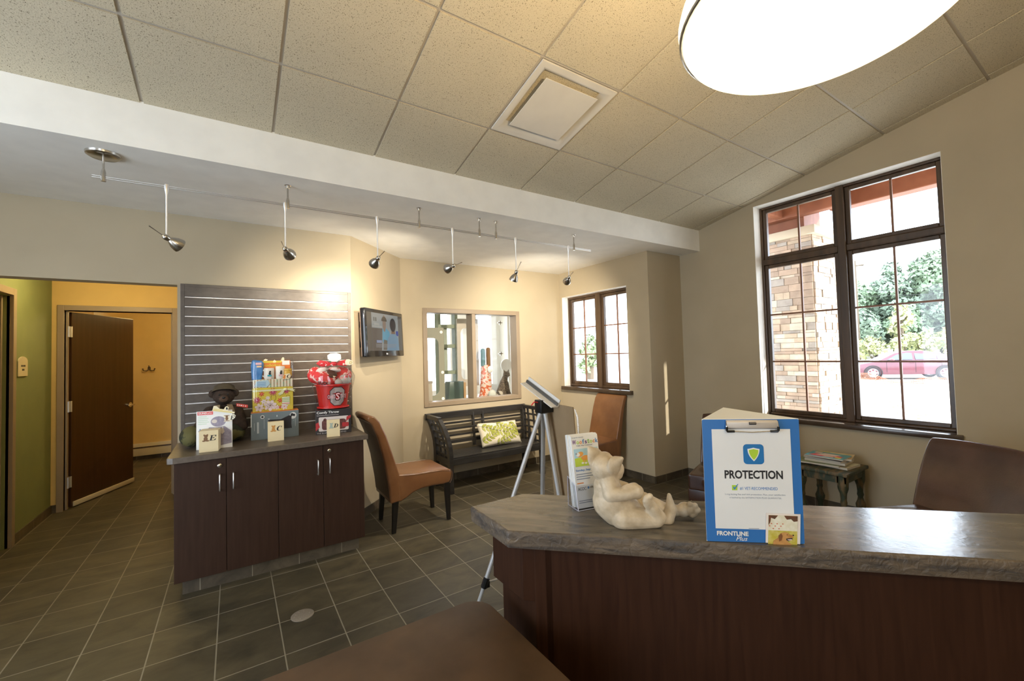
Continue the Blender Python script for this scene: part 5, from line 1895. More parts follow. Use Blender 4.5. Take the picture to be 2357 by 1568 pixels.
ZB = .832
fp, bp_ = {}, {}
for s, x in ((-1, BL), (1, BRr)):
    fl_ = .085 if s < 0 else .02
    fp[s] = post_curve(x, BF, s, ZB - .02, .095, fl_)
    bp_[s] = post_curve(x, BB, s, ZB - .02, .045, fl_)
    for c_ in (fp[s], bp_[s]):
        mb = MB()
        slab_curve(mb, c_, .024, .030)
        mb.build('leg', BENCH_W, BN, bevel=.004, smooth=False)


def at_z(c_, z):
    for a, b in zip(c_[:-1], c_[1:]):
        if a.z <= z <= b.z:
            return a + (b - a) * ((z - a.z) / (b.z - a.z))
    return c_[-1]


def bar(mb, a, b, w, h):
    d = (b - a).normalized()
    s_ = d.cross(Vector((0, 0, 1)))
    s_ = s_.normalized() * w if s_.length > .2 else Vector((w, 0, 0))
    u_ = s_.cross(d).normalized() * h
    mb.hexa([a - s_ - u_, a + s_ - u_, a + s_ + u_, a - s_ + u_], [b - s_ - u_, b + s_ - u_, b + s_ + u_, b - s_ + u_])


top_l, top_r = at_z(bp_[-1], ZB - .02), at_z(bp_[1], ZB - .02)
mb = MB()
bar(mb, top_l + Vector((-.03, 0, -.012)), top_r + Vector((.03, 0, -.012)), .018, .036)
mb.build('back_rail', BENCH_W, BN, bevel=.004, smooth=False)
for z in (.70, .63, .555, .48):
    mb = MB()
    bar(mb, at_z(bp_[-1], z), at_z(bp_[1], z), .010, .012 if z > .5 else .020)
    mb.build('back_slat', BENCH_W, BN, bevel=.002, smooth=False)
for xs in (2.484, 2.620):
    mb = MB()
    bar(mb, Vector((xs, BB + .004, .40)), Vector((xs, BB + .040, ZB - .03)), .012, .018)
    mb.build('back_stile', BENCH_W, BN, bevel=.002, smooth=False)
for s in (-1, 1):
    mb = MB()
    a, b = at_z(fp[s], ZB - .02), at_z(bp_[s], ZB - .02)
    bar(mb, a + Vector((0, -.03, -.005)), b + Vector((0, .02, -.005)), .022, .022)
    mb.build('arm_rail', BENCH_W, BN, bevel=.004, smooth=False)
    for z in (.72, .64, .56, .48, .40):
        mb = MB()
        bar(mb, at_z(fp[s], z), at_z(bp_[s], z), .008, .012)
        mb.build('arm_slat', BENCH_W, BN, bevel=.002, smooth=False)
    for u in (.34, .67):
        mb = MB()
        rows = [at_z(fp[s], z).lerp(at_z(bp_[s], z), u) for z in (.36, .45, .55, .65, .73, .80)]
        slab_curve(mb, rows, .009, .014)
        mb.build('arm_stile', BENCH_W, BN, bevel=.002, smooth=False)
for k in range(7):
    y = BF - .012 + k * .054
    mb = MB()
    mb.box(BL + .02, BRr - .02, y, y + .046, .372, .390)
    mb.build('seat_slat', BENCH_W, BN, bevel=.003, smooth=False)
mb = MB()
mb.box(BL + .02, BRr - .02, BF - .022, BF + .004, .305, .372)
mb.build('front_apron', BENCH_W, BN, bevel=.003, smooth=False)
for s, x in ((-1, BL), (1, BRr)):
    mb = MB()
    mb.box(x - .018, x + .018, BF + .02, BB - .02, .300, .372)
    mb.build('side_apron', BENCH_W, BN, bevel=.003, smooth=False)
mb = MB()
mb.box(BL + .02, BRr - .02, BB - .01, BB + .012, .305, .372)
mb.build('rear_apron', BENCH_W, BN, bevel=.003, smooth=False)

LEAF = bpy.data.materials.new('leaf_print_fabric')
LEAF.use_nodes = True
_n = LEAF.node_tree
_b = _n.nodes['Principled BSDF']
_b.inputs['Roughness'].default_value = .8
PL = thing('throw_pillow', 'green and cream leaf-patterned pillow leaning on the black bench', 'pillow', (2.76, 4.50, .40))
pc = Vector((2.755, 4.545, .530))
pu, pv = Vector((.985, .0, -.02)).normalized(), Vector((-.09, .42, .90)).normalized()
pv = (pv - pu * pv.dot(pu) * .6).normalized()
pn = pu.cross(pv).normalized()
mb = MB()
NU, NV = 26, 16
hw, hh = .285, .150
for side in (1, -1):
    vs = []
    for j in range(NV + 1):
        for i in range(NU + 1):
            a, b = i / NU * 2 - 1, j / NV * 2 - 1
            puff = ((1 - a ** 4) * (1 - b ** 4)) ** .6
            ka, kb = 1 - .07 * (1 - abs(b)) ** 1.0 * abs(a) ** 3 * .6, 1 - .10 * (1 - a * a) * 0 - .06 * (1 - abs(a)) * abs(b) ** 3
            vs.append(pc + pu * (a * hw * ka) + pv * (b * hh * kb) + pn * (side * .062 * puff))
    mb._faces(vs, [(j * (NU + 1) + i, j * (NU + 1) + i + 1, (j + 1) * (NU + 1) + i + 1, (j + 1) * (NU + 1) + i) for j in range(NV) for i in range(NU)])
bmesh.ops.remove_doubles(mb.bm, verts=mb.bm.verts[:], dist=5e-4)
pil = mb.build('pillow_cover', LEAF, PL, angle=180)
_b.inputs['Base Color'].default_value = (.66, .60, .47, 1)


def pil_pt(a, b, off):
    puff = ((1 - a ** 4) * (1 - b ** 4)) ** .6
    ka, kb = 1 - .042 * (1 - abs(b)) * abs(a) ** 3, 1 - .06 * (1 - abs(a)) * abs(b) ** 3
    side = 1.0 if pn.dot(Vector((-.5, -1, .2))) > 0 else -1.0
    return pc + pu * (a * hw * ka) + pv * (b * hh * kb) + pn * (side * (.062 * puff + off))


def leaf_strip(mb, a0, b0, ang, ln, wd, off):
    """A pointed leaf lying on the pillow; sizes in metres."""
    ca, sa = math.cos(ang), math.sin(ang)
    n = 8
    pts = []
    for i in range(n + 1):
        t = i / n
        hwid = wd * math.sin(PI * min(1, t ** .85)) * .5
        for sgn in (-1, 0, 1):
            x, y = ln * t, hwid * sgn
            a, b = a0 + (x * ca - y * sa) / hw, b0 + (x * sa + y * ca) / hh
            pts.append((max(-.985, min(.985, a)), max(-.985, min(.985, b))))
    mb._faces([pil_pt(a, b, off) for a, b in pts], [(i * 3 + k, i * 3 + k + 1, (i + 1) * 3 + k + 1, (i + 1) * 3 + k) for i in range(n) for k in range(2)])


rng = random.Random(12)
lm = {0: MB(), 1: MB(), 2: MB()}
for a0, b0, an, n in ((-1.0, .75, -.42, 9), (-.95, -.55, .35, 5), (-.25, .98, -.60, 8), (.45, 1.0, -.95, 6), (-.45, -.98, .28, 8)):
    a, b = a0, b0
    vine = []
    for k in range(n * 2):
        vine.append((a, b))
        for sgn in ((1, -1) if k % 2 == 0 else ()):
            la = an + sgn * rng.uniform(.65, .95)
            ln, wd = rng.uniform(.062, .078), rng.uniform(.024, .030)
            if abs(a) < .97 and abs(b) < .97:
                leaf_strip(lm[2], a - .002, b, la, ln + .004, wd + .006, .0008)
                leaf_strip(lm[rng.randrange(2)], a + .003 * math.cos(la) / hw, b + .003 * math.sin(la) / hh, la, ln - .002, wd, .0016)
                leaf_strip(lm[2], a, b, la, ln * .9, .0016, .0022)
        a += .020 * math.cos(an) / hw * 1.15
        b += .020 * math.sin(an) / hh * 1.15
        an += .012
    vine = [(max(-.97, min(.97, x)), max(-.97, min(.97, y))) for x, y in vine]
    lm[2].tube([pil_pt(x, y, .0012) for x, y in vine], .0016, 5)
for k, (nm, c_) in enumerate((('leaf_print', (.31, .33, .045)), ('leaf_print', (.43, .44, .10)), ('outline_print', (.022, .016, .008)))):
    lm[k].build(nm, mat('pillow_%s_%d' % (nm, k), c_, .8), pil, angle=180)

# ---------------------------------------------------------------- easel with board
EA = thing('display_easel', 'aluminium tripod easel seen from behind in front of the bench', 'easel', (1.55, 2.1, 0))
ap = Vector((1.585, 2.085, 1.19))
SIL = mat('satin_aluminium', (.50, .50, .50), .42, .25)
feet = [Vector((1.185, 2.275, 0)), Vector((1.690, 1.945, 0)), Vector((1.78, 2.42, 0))]
for i, ft in enumerate(feet):
    mb = MB()
    a = ap + Vector(((ft.x - ap.x) * .05, (ft.y - ap.y) * .05, -.05))
    k = a + (ft - a) * .86
    mb.tube([a, k], .014, 12)
    mb.tube([k, ft + Vector((0, 0, .006))], .0105, 10)
    mb.ball(ft + Vector((0, 0, .012)), (.014, .014, .012))
    leg = mb.build('leg', SIL, EA)
    mb = MB()
    dq = (ft - a).normalized()
    mb.tube([k - dq * .03, k + dq * .03], .019, 10)
    mb.box(k.x - .012, k.x + .024, k.y - .012, k.y + .012, k.z - .03, k.z + .005)
    mb.build('leg_clamp', BLACK, leg)
mb = MB()
k0, k1 = feet[0] + (ap - feet[0]) * .13, feet[1] + (ap - feet[1]) * .13
hub = Vector((1.60, 2.20, k0.z + .02))
for i in range(3):
    kk = feet[i] + (ap - feet[i]) * .13
    mb.tube([kk, hub], .006, 8)
mb.build('brace', SIL, EA)
mb = MB()
mb.box(ap.x - .045, ap.x + .05, ap.y - .035, ap.y + .035, ap.z - .045, ap.z + .035)
mb.prism([(ap.x + .0, ap.y - .03, ap.z + .03), (ap.x + .075, ap.y - .05, ap.z - .02), (ap.x + .05, ap.y - .03, ap.z + .05)], (0, .05, 0))
mb.build('head_bracket', BLACK, EA, bevel=.006)
mb = MB()
mb.tube([ap + Vector((-.045, 0, .02)), ap + Vector((-.07, .0, .025)), ap + Vector((-.085, .01, .005))], .004, 6)
mb.build('release_lever', RED, EA)
t0, t1 = Vector((1.555, 2.235, 1.325)), Vector((1.600, 1.985, 1.190))
td = (t1 - t0).normalized()
tx_ = Vector((1, 0, 0))
tz_ = tx_.cross(td).normalized()
mb = MB()
A_ = [t0 + tx_ * x + tz_ * z for x, z in ((-.032, .008), (.020, .008), (.024, .0), (.024, -.040), (.018, -.040), (.018, -.002), (-.032, .003))]
mb.prism(A_, t1 - t0)
mb.build('pad_clamp', mat('clamp_aluminium', (.80, .78, .74), .38, .1), EA, smooth=False)
mb = MB()
A_ = [t0 + tx_ * x + tz_ * z for x, z in ((.006, .004), (.010, .004), (.012, -.020), (.008, -.020))]
mb.prism(A_, t1 - t0)
mb.build('pad_clamp_jaw', mat('clamp_dark', (.16, .16, .16), .3, .8), EA, smooth=False)
mb = MB()
for u in (.25, .62):
    pk = t0 + (t1 - t0) * u + tz_ * .010
    mb.tube([pk, pk + tz_ * .014], .009, 10)
mb.build('clamp_knob', CHROME, EA)

BD = thing('presentation_board', 'brown cardboard presentation board held on the aluminium easel', 'board', (1.66, 2.05, .3))
bt0, bt1 = Vector((1.640, 2.130, 1.200)), Vector((1.615, 1.850, 1.195))
mb = MB()
dv = Vector((0, 0, -.86)) + Vector((.06, 0, 0))
mb.hexa([bt0 + dv, bt1 + dv, bt1 + dv + Vector((.006, 0, 0)), bt0 + dv + Vector((.006, 0, 0))], [bt0, bt1, bt1 + Vector((.006, 0, 0)), bt0 + Vector((.006, 0, 0))])
mb.build('board_sheet', mat('brown_cardboard', (.27, .185, .10), .8, col2=(.31, .215, .12), vscale=6), BD, smooth=False)
mb = MB()
mb.tube([bt1 + Vector((.002, -.012, -.01)), bt1 + Vector((.004, -.030, -.05)), bt1 + dv * .4 + Vector((.004, -.026, 0)), bt1 + dv * .9 + Vector((.004, -.02, 0))], [.004, .006, .005, .004], 8)
mb.build('plastic_sleeve', ACRYL, BD)

# ---------------------------------------------------------------- worn side table with magazines
WORN = mat('worn_green_paint', (.040, .052, .028), .6, col2=(.16, .105, .045), vscale=11, stretch=(1, 3, 1), detail=8, contrast=(.46, .62), bump=.25, bscale=45)
ST = thing('side_table', 'small distressed green wooden table by the wall under the tall window', 'table', (4.28, 1.58, 0))
tx0, tx1, ty0, ty1, tz = 4.05, 4.505, 1.40, 1.80, .48
mb = MB()
mb.box(tx0, tx1, ty0, ty1, tz - .028, tz)
mb.build('table_top', WORN, ST, bevel=.006)
mb = MB()
ring_frame(mb, 'X', 0, .001, 0, .001, 0, .001, .0001) if False else None
mb.box(tx0 + .025, tx1 - .025, ty0 + .02, ty0 + .035, tz - .085, tz - .028)
mb.box(tx0 + .025, tx1 - .025, ty1 - .035, ty1 - .02, tz - .085, tz - .028)
mb.box(tx0 + .025, tx0 + .04, ty0 + .02, ty1 - .02, tz - .085, tz - .028)
mb.box(tx1 - .04, tx1 - .025, ty0 + .02, ty1 - .02, tz - .085, tz - .028)
mb.build('apron', WORN, ST, smooth=False)
for x in (tx0 + .055, tx1 - .055):
    for y in (ty0 + .05, ty1 - .05):
        mb = MB()
        mb.lathe([(.012, 0), (.022, .004), (.026, .02), (.018, .05), (.020, .09), (.034, .13), (.036, .155), (.022, .19), (.018, .215), (.024, .235), (.020, .26), (.024, .31), (.036, .35), (.038, .39), (.036, .452)], Matrix.Translation((x, y, 0)), 16)
        mb.box(x - .03, x + .03, y - .03, y + .03, .375, .452)
        mb.build('leg', WORN, ST, angle=50)
mags = [((4.31, 1.585, 0), -4, (.30, .225), (.60, .52, .36), 'thick cream magazine at the bottom of the stack on the green table'),
        ((4.245, 1.655, 0), 8, (.30, .225), (.16, .20, .08), 'dark green magazine second from the bottom of the stack'),
        ((4.29, 1.61, 0), 3, (.29, .21), (.50, .50, .48), 'pale grey magazine in the middle of the stack'),
        ((4.30, 1.615, 0), -6, (.285, .215), (.30, .27, .24), 'grey-brown magazine above the stack middle'),
        ((4.335, 1.60, 0), 12, (.29, .215), (.52, .40, .20), 'tan magazine with lifted corners second from the top'),
        ((4.250, 1.600, 0), 2, (.275, .205), (.05, .26, .30), 'teal and red magazine on top of the stack')]
z = tz + .0008
rng = random.Random(4)
for i, ((mx, my, _), dg, (ml, mw), col, lab) in enumerate(mags):
    th = (.018, .012, .018, .013, .015, .009)[i]
    r_ = thing('magazine', lab, 'magazine', (mx, my, z), math.radians(dg), group='magazines on the green table')
    M = world_matrix(r_)
    mb = MB()
    mb.box(-mw / 2, mw / 2, -ml / 2, ml / 2, 0, th - .0006, M)
    mb.build('pages', mat('magazine_pages', (.58, .53, .44), .6), r_, smooth=False)
    mb = MB()
    mb.box(-mw / 2 - .001, mw / 2 + .001, -ml / 2 - .001, ml / 2 + .001, th - .0005, th, M)
    mb.build('cover', mat('magazine_cover', col, .35, col2=tuple(min(.8, c * 1.5) for c in col), vscale=18), r_, smooth=False)
    if i >= 4:
        Fm = Face(M @ Vector((-mw / 2, ml / 2, th)), M.to_3x3() @ Vector((0, -1, 0)), M.to_3x3() @ Vector((1, 0, 0)))
        if i == 5:
            sheet('cover_print', Fm, [[(.02, .03), (.10, .02), (.16, .06), (.24, .05), (.25, .10), (.15, .12), (.05, .11)]], RED, r_, off=.0003)
            sheet('cover_print', Fm, [rrect(.03, .08, .13, .18, .004), [(.06, .06), (.2, .08), (.22, .15), (.10, .16)], [(.12, .02), (.2, .03), (.19, .055), (.13, .05)]], mat('flesh_print', (.70, .55, .42), .5), r_, off=.0009)
            sheet('cover_print', Fm, [rect(.21, .25, .02, .06)], YEL_P, r_, off=.0012)
        else:
            sheet('cover_print', Fm, [rect(.03, .12, .17, .20)], YEL_P, r_, off=.0003)
            sheet('cover_print', Fm, [rect(.02, .27, .02, .06)], BROWN_P, r_, off=.0003)
    z += th + .0006

# ---------------------------------------------------------------- cats' room behind the interior window
CY = YC + .14
SAGE = mat('sage_green_frame', (.20, .235, .16), .5, col2=(.24, .275, .19), vscale=20)
SAGE_D = mat('dark_sage_plastic', (.055, .085, .070), .35)
GREIGE = mat('greige_panel', (.47, .43, .36), .5)
o = MB()
o.box(1.62, 3.95, CY + .02, CY + .95, .86, .90)
sh = o.build('cat_room_ledge', WHITE_P, smooth=False)
tag(sh, 'white ledge below the interior window inside the cat room', 'ledge')
mb = MB()
for x in (1.70, 2.78, 3.87):
    mb.box(x - .03, x + .03, CY + .1, CY + .9, 0, .86)
s_ = mb.build('ledge_support', WHITE_P, sh, smooth=False)


def cage_panel(label, cx, cy, w, h, z0, th, m, hole=True, knobs=True):
    """Panel with a tall rounded opening and round porthole buttons."""
    r = thing('cage_panel', label, 'cage door', (cx, cy, z0))
    F = Face((cx - w / 2, cy, z0), (1, 0, 0), (0, 0, 1))
    mb = MB()
    out = rrect(0, w, 0, h, .01, 4)
    inn = rrect(w * .16, w * .80, h * .10, h * .86, w * .20, 4)
    n = len(out)
    for off in (0,):
        vs = [F.pt(s, t, 0) for s, t in out] + [F.pt(s, t, 0) for s, t in inn] + [F.pt(s, t, -th) for s, t in out] + [F.pt(s, t, -th) for s, t in inn]
        fl = []
        for i in range(n):
            j = (i + 1) % n
            fl += [(i, j, n + j, n + i), (2 * n + i, 2 * n + j, 3 * n + j, 3 * n + i), (i, j, 2 * n + j, 2 * n + i), (n + i, n + j, 3 * n + j, 3 * n + i)]
        mb._faces(vs, fl)
    mb.build('panel_frame', m, r, smooth=False)
    mb = MB()
    mb.prism([F.pt(s, t, -th * .5) for s, t in rrect(w * .15, w * .81, h * .09, h * .87, w * .20, 4)], F.n * -.002)
    mb.build('clear_pane', GLASS, r, smooth=False)
    if knobs:
        for s, t in ((w * .10, h * .94), (w * .90, h * .94), (w * .92, h * .40), (w * .92, h * .05)):
            mb = MB()
            decal(mb, F, ell(s, t, .020, .020), .001, .004)
            mb.build('round_button', WHITE_C, r, smooth=False)
    return r


cage_panel('grey-green cage door with rounded opening at left behind the interior window', 2.13, 5.18, .38, .98, .902, .02, mat('grey_green_panel', (.24, .235, .17), .5))
cage_panel('cream cage door with rounded opening behind the interior window middle', 2.80, 5.42, .34, .96, 1.07, .03, GREIGE, knobs=False)
r = thing('shelving_unit', 'sage green ladder shelving behind the interior window', 'shelving', (2.52, 5.55, .90))
for x in (2.40, 2.66):
    mb = MB()
    mb.box(x - .02, x + .02, 5.50, 5.62, .902, 2.25)
    mb.build('upright', SAGE, r, smooth=False)
for z in (1.25, 1.62, 1.90, 2.16):
    mb = MB()
    mb.box(2.42, 2.64, 5.50, 5.62, z, z + .05)
    mb.build('shelf', SAGE, r, smooth=False)
mb = MB()
mb.box(2.42, 2.56, 5.60, 5.615, 1.30, 1.90)
mb.build('mesh_back', mat('pale_sage_mesh', (.36, .40, .32), .6), r, smooth=False)
r = thing('cat_carrier', 'dark green plastic bin standing low in the interior window', 'bin', (2.49, 5.26, .902))
mb = MB()
mb.hexa([(2.37, 5.20, .902), (2.60, 5.20, .902), (2.60, 5.38, .902), (2.37, 5.38, .902)], [(2.40, 5.20, 1.16), (2.61, 5.20, 1.16), (2.61, 5.36, 1.16), (2.40, 5.36, 1.16)])
mb.build('bin_shell', SAGE_D, r, bevel=.012)
mb = MB()
mb.box(2.615, 2.65, 5.22, 5.36, .902, 1.14)
mb.build('wooden_side', mat('pine_board', (.42, .26, .12), .5), r, smooth=False)
r = thing('storage_box', 'small grey box on the ledge at the left of the interior window', 'box', (1.98, 5.02, .902))
mb = MB()
mb.box(1.965, 2.065, 4.99, 5.09, .902, 1.17)
mb.build('box_body', mat('grey_cardboard', (.40, .36, .28), .6), r, smooth=False)
mb = MB()
mb.box(1.96, 2.07, 4.985, 5.095, 1.17, 1.20)
mb.build('box_lid', mat('grey_lid', (.30, .27, .22), .5), r, smooth=False)
r = thing('cat_tower', 'floral covered cat tower with brown and teal top behind the window', 'cat tower', (2.98, 5.28, .902))
FLO = mat('floral_fabric', (.62, .50, .42), .8, col2=(.50, .10, .03), vscale=26, contrast=(.50, .56), detail=2)
mb = MB()
mb.lathe([(.105, 0), (.10, .05), (.085, .12), (.078, .30), (.07, .42), (.05, .46), (.004, .47)], Matrix.Translation((2.99, 5.27, .902)), 24)
mb.build('floral_cover', FLO, r)
mb = MB()
mb.lathe([(.035, 0), (.035, .22), (.025, .245), (.002, .25)], Matrix.Translation((2.955, 5.27, 1.35)), 18)
mb.build('teal_post', mat('teal_plush', (.05, .13, .13), .8), r)
mb = MB()
mb.lathe([(.032, 0), (.032, .25), (.02, .27), (.002, .275)], Matrix.Translation((3.04, 5.27, 1.34)), 18)
mb.build('brown_post', mat('brown_plush_post', (.20, .11, .05), .8), r)
mb = MB()
mb.ball((3.02, 5.19, 1.30), (.045, .03, .05))
mb.build('white_toy', WHITE_C, r)
CATM = mat('tabby_fur', (.055, .042, .030), .85, col2=(.17, .135, .095), vscale=38, stretch=(1, 1, 3), contrast=(.42, .58))
CT = thing('tabby_cat', 'grey-brown tabby cat sitting behind the right interior window pane', 'cat', (3.30, 5.30, .902))
mb = MB()
c = mb.capsule
c((3.30, 5.32, .985), (3.31, 5.30, 1.09), .085, .062)
c((3.31, 5.30, 1.09), (3.315, 5.27, 1.17), .055, .042)
mb.ball((3.325, 5.245, 1.215), (.052, .050, .045))
mb.ball((3.335, 5.200, 1.203), (.022, .022, .018))
for s in (-1, 1):
    for i in range(4):
        t = i / 3
        mb.ball((3.325 + s * (.030 + .014 * t), 5.25, 1.245 + .040 * t), (.018 * (1 - t) + .004, .009, .018 * (1 - t) + .004))
    c((3.31 + s * .03, 5.26, 1.09), (3.325 + s * .032, 5.225, .93), .024, .016)
    mb.ball((3.325 + s * .032, 5.215, .915), (.018, .026, .013))
    c((3.30 + s * .05, 5.32, .97), (3.31 + s * .065, 5.25, .925), .05, .026)
c((3.23, 5.38, .93), (3.17, 5.30, .925), .022, .020)
c((3.17, 5.30, .925), (3.20, 5.20, .922), .020, .014)
mb.build('cat_body', CATM, CT, remesh=.008, smoothing=5)
DS = thing('round_disc', 'round white disc mounted on a stem behind the tabby cat', 'disc', (3.42, 5.40, .902))
mb = MB()
mb.tube([(3.44, 5.42, 1.34), (3.44, 5.44, 1.34)], .095, 32)
mb.build('disc', WHITE_C, DS)
mb = MB()
mb.tube([(3.44, 5.45, .902), (3.44, 5.45, 1.34)], .008, 8)
mb.build('stem', ALU, DS)
CU = thing('striped_cushion', 'round brown striped cushion on the cat room ledge', 'cushion', (3.17, 5.08, .902))
mb = MB()
mb.ball((3.085, 5.06, .952), (.060, .055, .050))
mb.build('cushion_cover', mat('striped_fleece', (.05, .04, .03), .9, col2=(.42, .38, .30), vscale=9, stretch=(3, 1, 1), contrast=(.48, .52), detail=0), CU)
PW = thing('white_cushion', 'pale rounded cushion beside the floral cat tower', 'cushion', (2.97, 5.08, .902))
mb = MB()
mb.ball((2.975, 5.07, .965), (.055, .05, .062))
mb.build('cushion_cover', mat('pale_fleece', (.52, .54, .48), .9), PW)
GP = thing('glass_door', 'clear glass cage door with small latches behind the right pane', 'glass door', (3.3, 5.62, .902))
mb = MB()
mb.box(3.02, 3.62, 5.62, 5.626, .902, 2.2)
mb.build('glass_sheet', GLASS, GP, smooth=False)
for z in (1.52, 2.0):
    mb = MB()
    mb.box(3.42, 3.50, 5.600, 5.618, z - .008, z + .008)
    mb.box(3.45, 3.47, 5.600, 5.618, z - .03, z + .03)
    mb.build('latch', STEEL, GP, smooth=False)
mb = MB()
for x in (3.02, 3.62):
    mb.box(x - .02, x + .02, 5.61, 5.64, .902, 2.2)
mb.build('door_post', WHITE_P, GP, smooth=False)

# ---------------------------------------------------------------- outdoors
GZ = -.28
GRAV = mat('pale_gravel', (.62, .58, .52), .95, col2=(.75, .72, .67), vscale=2.5, detail=8, bump=.4, bscale=12)
mb = MB()
mb.box(XE + .16, 160, -120, 170, GZ - .2, GZ)
mb.box(XD + .16, XE + .16, YR + .16, 170, GZ - .2, GZ)
g_ = mb.build('ground', GRAV, smooth=False)
struct(g_)
mb = MB()
rng = random.Random(21)
for k in range(160):
    x, y = rng.uniform(10, 17), rng.uniform(1.0, 5.0)
    r0 = rng.uniform(.015, .05)
    mb.ball((x, y, GZ + r0 * .3), (r0 * 1.4, r0, r0 * .7), u=6, v=4)
o = mb.build('dirt_clods', mat('reddish_dirt', (.34, .20, .13), .95))
tag(o, 'scattered reddish clods of dirt on the pale gravel outside', 'dirt', kind='stuff')

LEDGE = brick_mat('ledge_stone', (.34, .255, .185), (.20, .165, .135), (.40, .35, .28), .36, .085, .006, offset=.37, mode='wall', rough=.9, bump=.9,
                  nscale=7, nmix=.8, dark=(.55, .52, .5), light_=(1.4, 1.35, 1.3))
SP = thing('stone_pillar', 'stone clad porch pillar with pale cap outside the tall window', 'pillar', (7.05, 3.0, GZ))
rng = random.Random(9)
mb = MB()
mb.box(6.60, 7.50, 2.55, 3.45, GZ, 3.035)
mb.build('stone_shaft', LEDGE, SP, smooth=False)
STONES = [mat('ledge_stone_%s' % n, c, .9, col2=tuple(v * 1.25 for v in c), vscale=9, bump=.4, bscale=30) for n, c in
          (('tan', (.44, .35, .26)), ('grey', (.33, .295, .26)), ('rust', (.40, .30, .225)), ('pale', (.52, .45, .36)), ('brown', (.33, .25, .19)))]
mb = MB()
z = GZ
while z < 3.0:
    h = min(rng.choice((.04, .05, .065, .08, .10)), 3.035 - z)
    for side in (0, 1):
        u = 0.0
        while u < .9:
            w = min(rng.uniform(.07, .34), .9 - u)
            d = rng.uniform(.008, .030)
            mb.mi = rng.randrange(5)
            if side == 0:
                mb.box(6.60 - d, 6.601, 2.55 + u + .002, 2.55 + u + w - .002, z + .002, z + h - .002)
            else:
                mb.box(6.60 + u + .002, 6.60 + u + w - .002, 2.55 - d, 2.551, z + .002, z + h - .002)
            u += w
    z += h
mb.build('stone_veneer', STONES, SP, bevel=.006, bseg=1, smooth=False)
mb = MB()
mb.box(6.53, 7.57, 2.48, 3.52, 3.035, 3.15)
mb.build('cap_stone', mat('pale_cap_stone', (.55, .48, .36), .8), SP, bevel=.008)
REDW = mat('stained_cedar', (.22, .070, .030), .6, col2=(.30, .105, .048), vscale=5, stretch=(6, 1, 1), detail=6)
mb = MB()
mb.box(6.78, 7.32, 2.70, 3.30, 3.15, 3.95)
mb.build('timber_post', REDW, SP, bevel=.01, smooth=False)
PB = thing('porch_beam', 'red-brown timber porch beam crossing the top of the tall window', 'beam', (7.05, 0, 3.4))
mb = MB()
mb.box(6.95, 7.15, -4.10, 2.45, 3.385, 3.655)
mb.build('main_beam', REDW, PB, bevel=.012, smooth=False)
mb = MB()
mb.box(6.62, 6.76, 2.2, 4.8, 3.34, 3.60)
mb.build('cross_beam', REDW, PB, bevel=.01, smooth=False)
for y in (2.95, 3.9):
    mb = MB()
    mb.box(4.80, 6.62, y - .05, y + .05, 3.36, 3.56)
    mb.build('rafter', REDW, PB, bevel=.008, smooth=False)
mb = MB()
mb.box(4.80, 7.6, -4.10, 5.6, 3.66, 3.72)
mb.build('board_ceiling', REDW, PB, smooth=False)

PP = thing('sun_block_post', 'unseen timber post added to block sun from the right sash', 'post', (6.55, -4.33, GZ))  # added out of view so only a sliver of sun gets in
mb = MB()
mb.box(6.30, 6.80, -4.58, -4.08, GZ, 3.655)
mb.build('post_shaft', REDW, PP, bevel=.01, smooth=False)

# red sedan
CAR = thing('parked_car', 'dark red sedan parked outside beyond the orange net fence', 'car', (28.0, 6.8, GZ))
fw = Vector((-.52, .854, 0)).normalized()
lt = Vector((-fw.y, fw.x, 0))                 # the car's left side, facing the building
fr = Vector((27.1, 8.06, GZ))                 # front wheel
M = Matrix(((fw.x, lt.x, 0, fr.x), (fw.y, lt.y, 0, fr.y), (0, 0, 1, GZ), (0, 0, 0, 1)))
CARP = mat('maroon_car_paint', (.105, .022, .034), .25, coat=.6)
CARG = mat('car_window_glass', (.10, .13, .16), .08)
WB = 2.75
body = [(.92, .38), (.90, .58), (.72, .72), (.30, .84), (-.35, .93), (-1.2, .96), (-2.4, .99), (-3.2, 1.02), (-3.62, .98), (-3.72, .70), (-3.66, .42), (-3.3, .26), (.55, .24)]
mb = MB()
nb = len(body)
secs = ((-.90, .90), (-.87, .975), (-.4, 1.0), (.4, 1.0), (.87, .975), (.90, .90))
W2 = 1.78
rows = []
for f_, sc in ((-1.78, .93), (-1.72, .985), (-1.45, 1.0), (-.35, 1.0), (-.08, .985), (-.02, .93)):
    rows.append([M @ Vector(((x + 1.35) * sc - 1.35, f_ + .13, .60 + (z_ - .60) * (sc if z_ > .6 else 1))) for x, z_ in body])
vs = [v for r_ in rows for v in r_]
fl = [(i * nb + k, i * nb + (k + 1) % nb, (i + 1) * nb + (k + 1) % nb, (i + 1) * nb + k) for i in range(5) for k in range(nb)]
fl += [tuple(range(nb)), tuple(range(5 * nb, 6 * nb))]
mb._faces(vs, fl)
mb.build('car_body', CARP, CAR, bevel=.03, angle=50)
cabin = [(-.28, .92), (-.95, 1.30), (-1.45, 1.405), (-2.1, 1.40), (-2.75, 1.25), (-3.30, 1.01)]
mb = MB()
nc = len(cabin)
rows = []
for f_, sc in ((-1.60, .80), (-1.45, 1.0), (-.25, 1.0), (-.10, .80)):
    inset = .10 if abs(f_ + .85) > .7 else 0
    rows.append([M @ Vector((x, (f_ if z_ < 1.1 else (f_ * .86 - .12)) + .0, z_)) for x, z_ in cabin])
vs = [v for r_ in rows for v in r_]
fl = [(i * nc + k, i * nc + k + 1, (i + 1) * nc + k + 1, (i + 1) * nc + k) for i in range(3) for k in range(nc - 1)] + [tuple(range(nc)), tuple(range(3 * nc, 4 * nc))]
mb._faces(vs, fl)
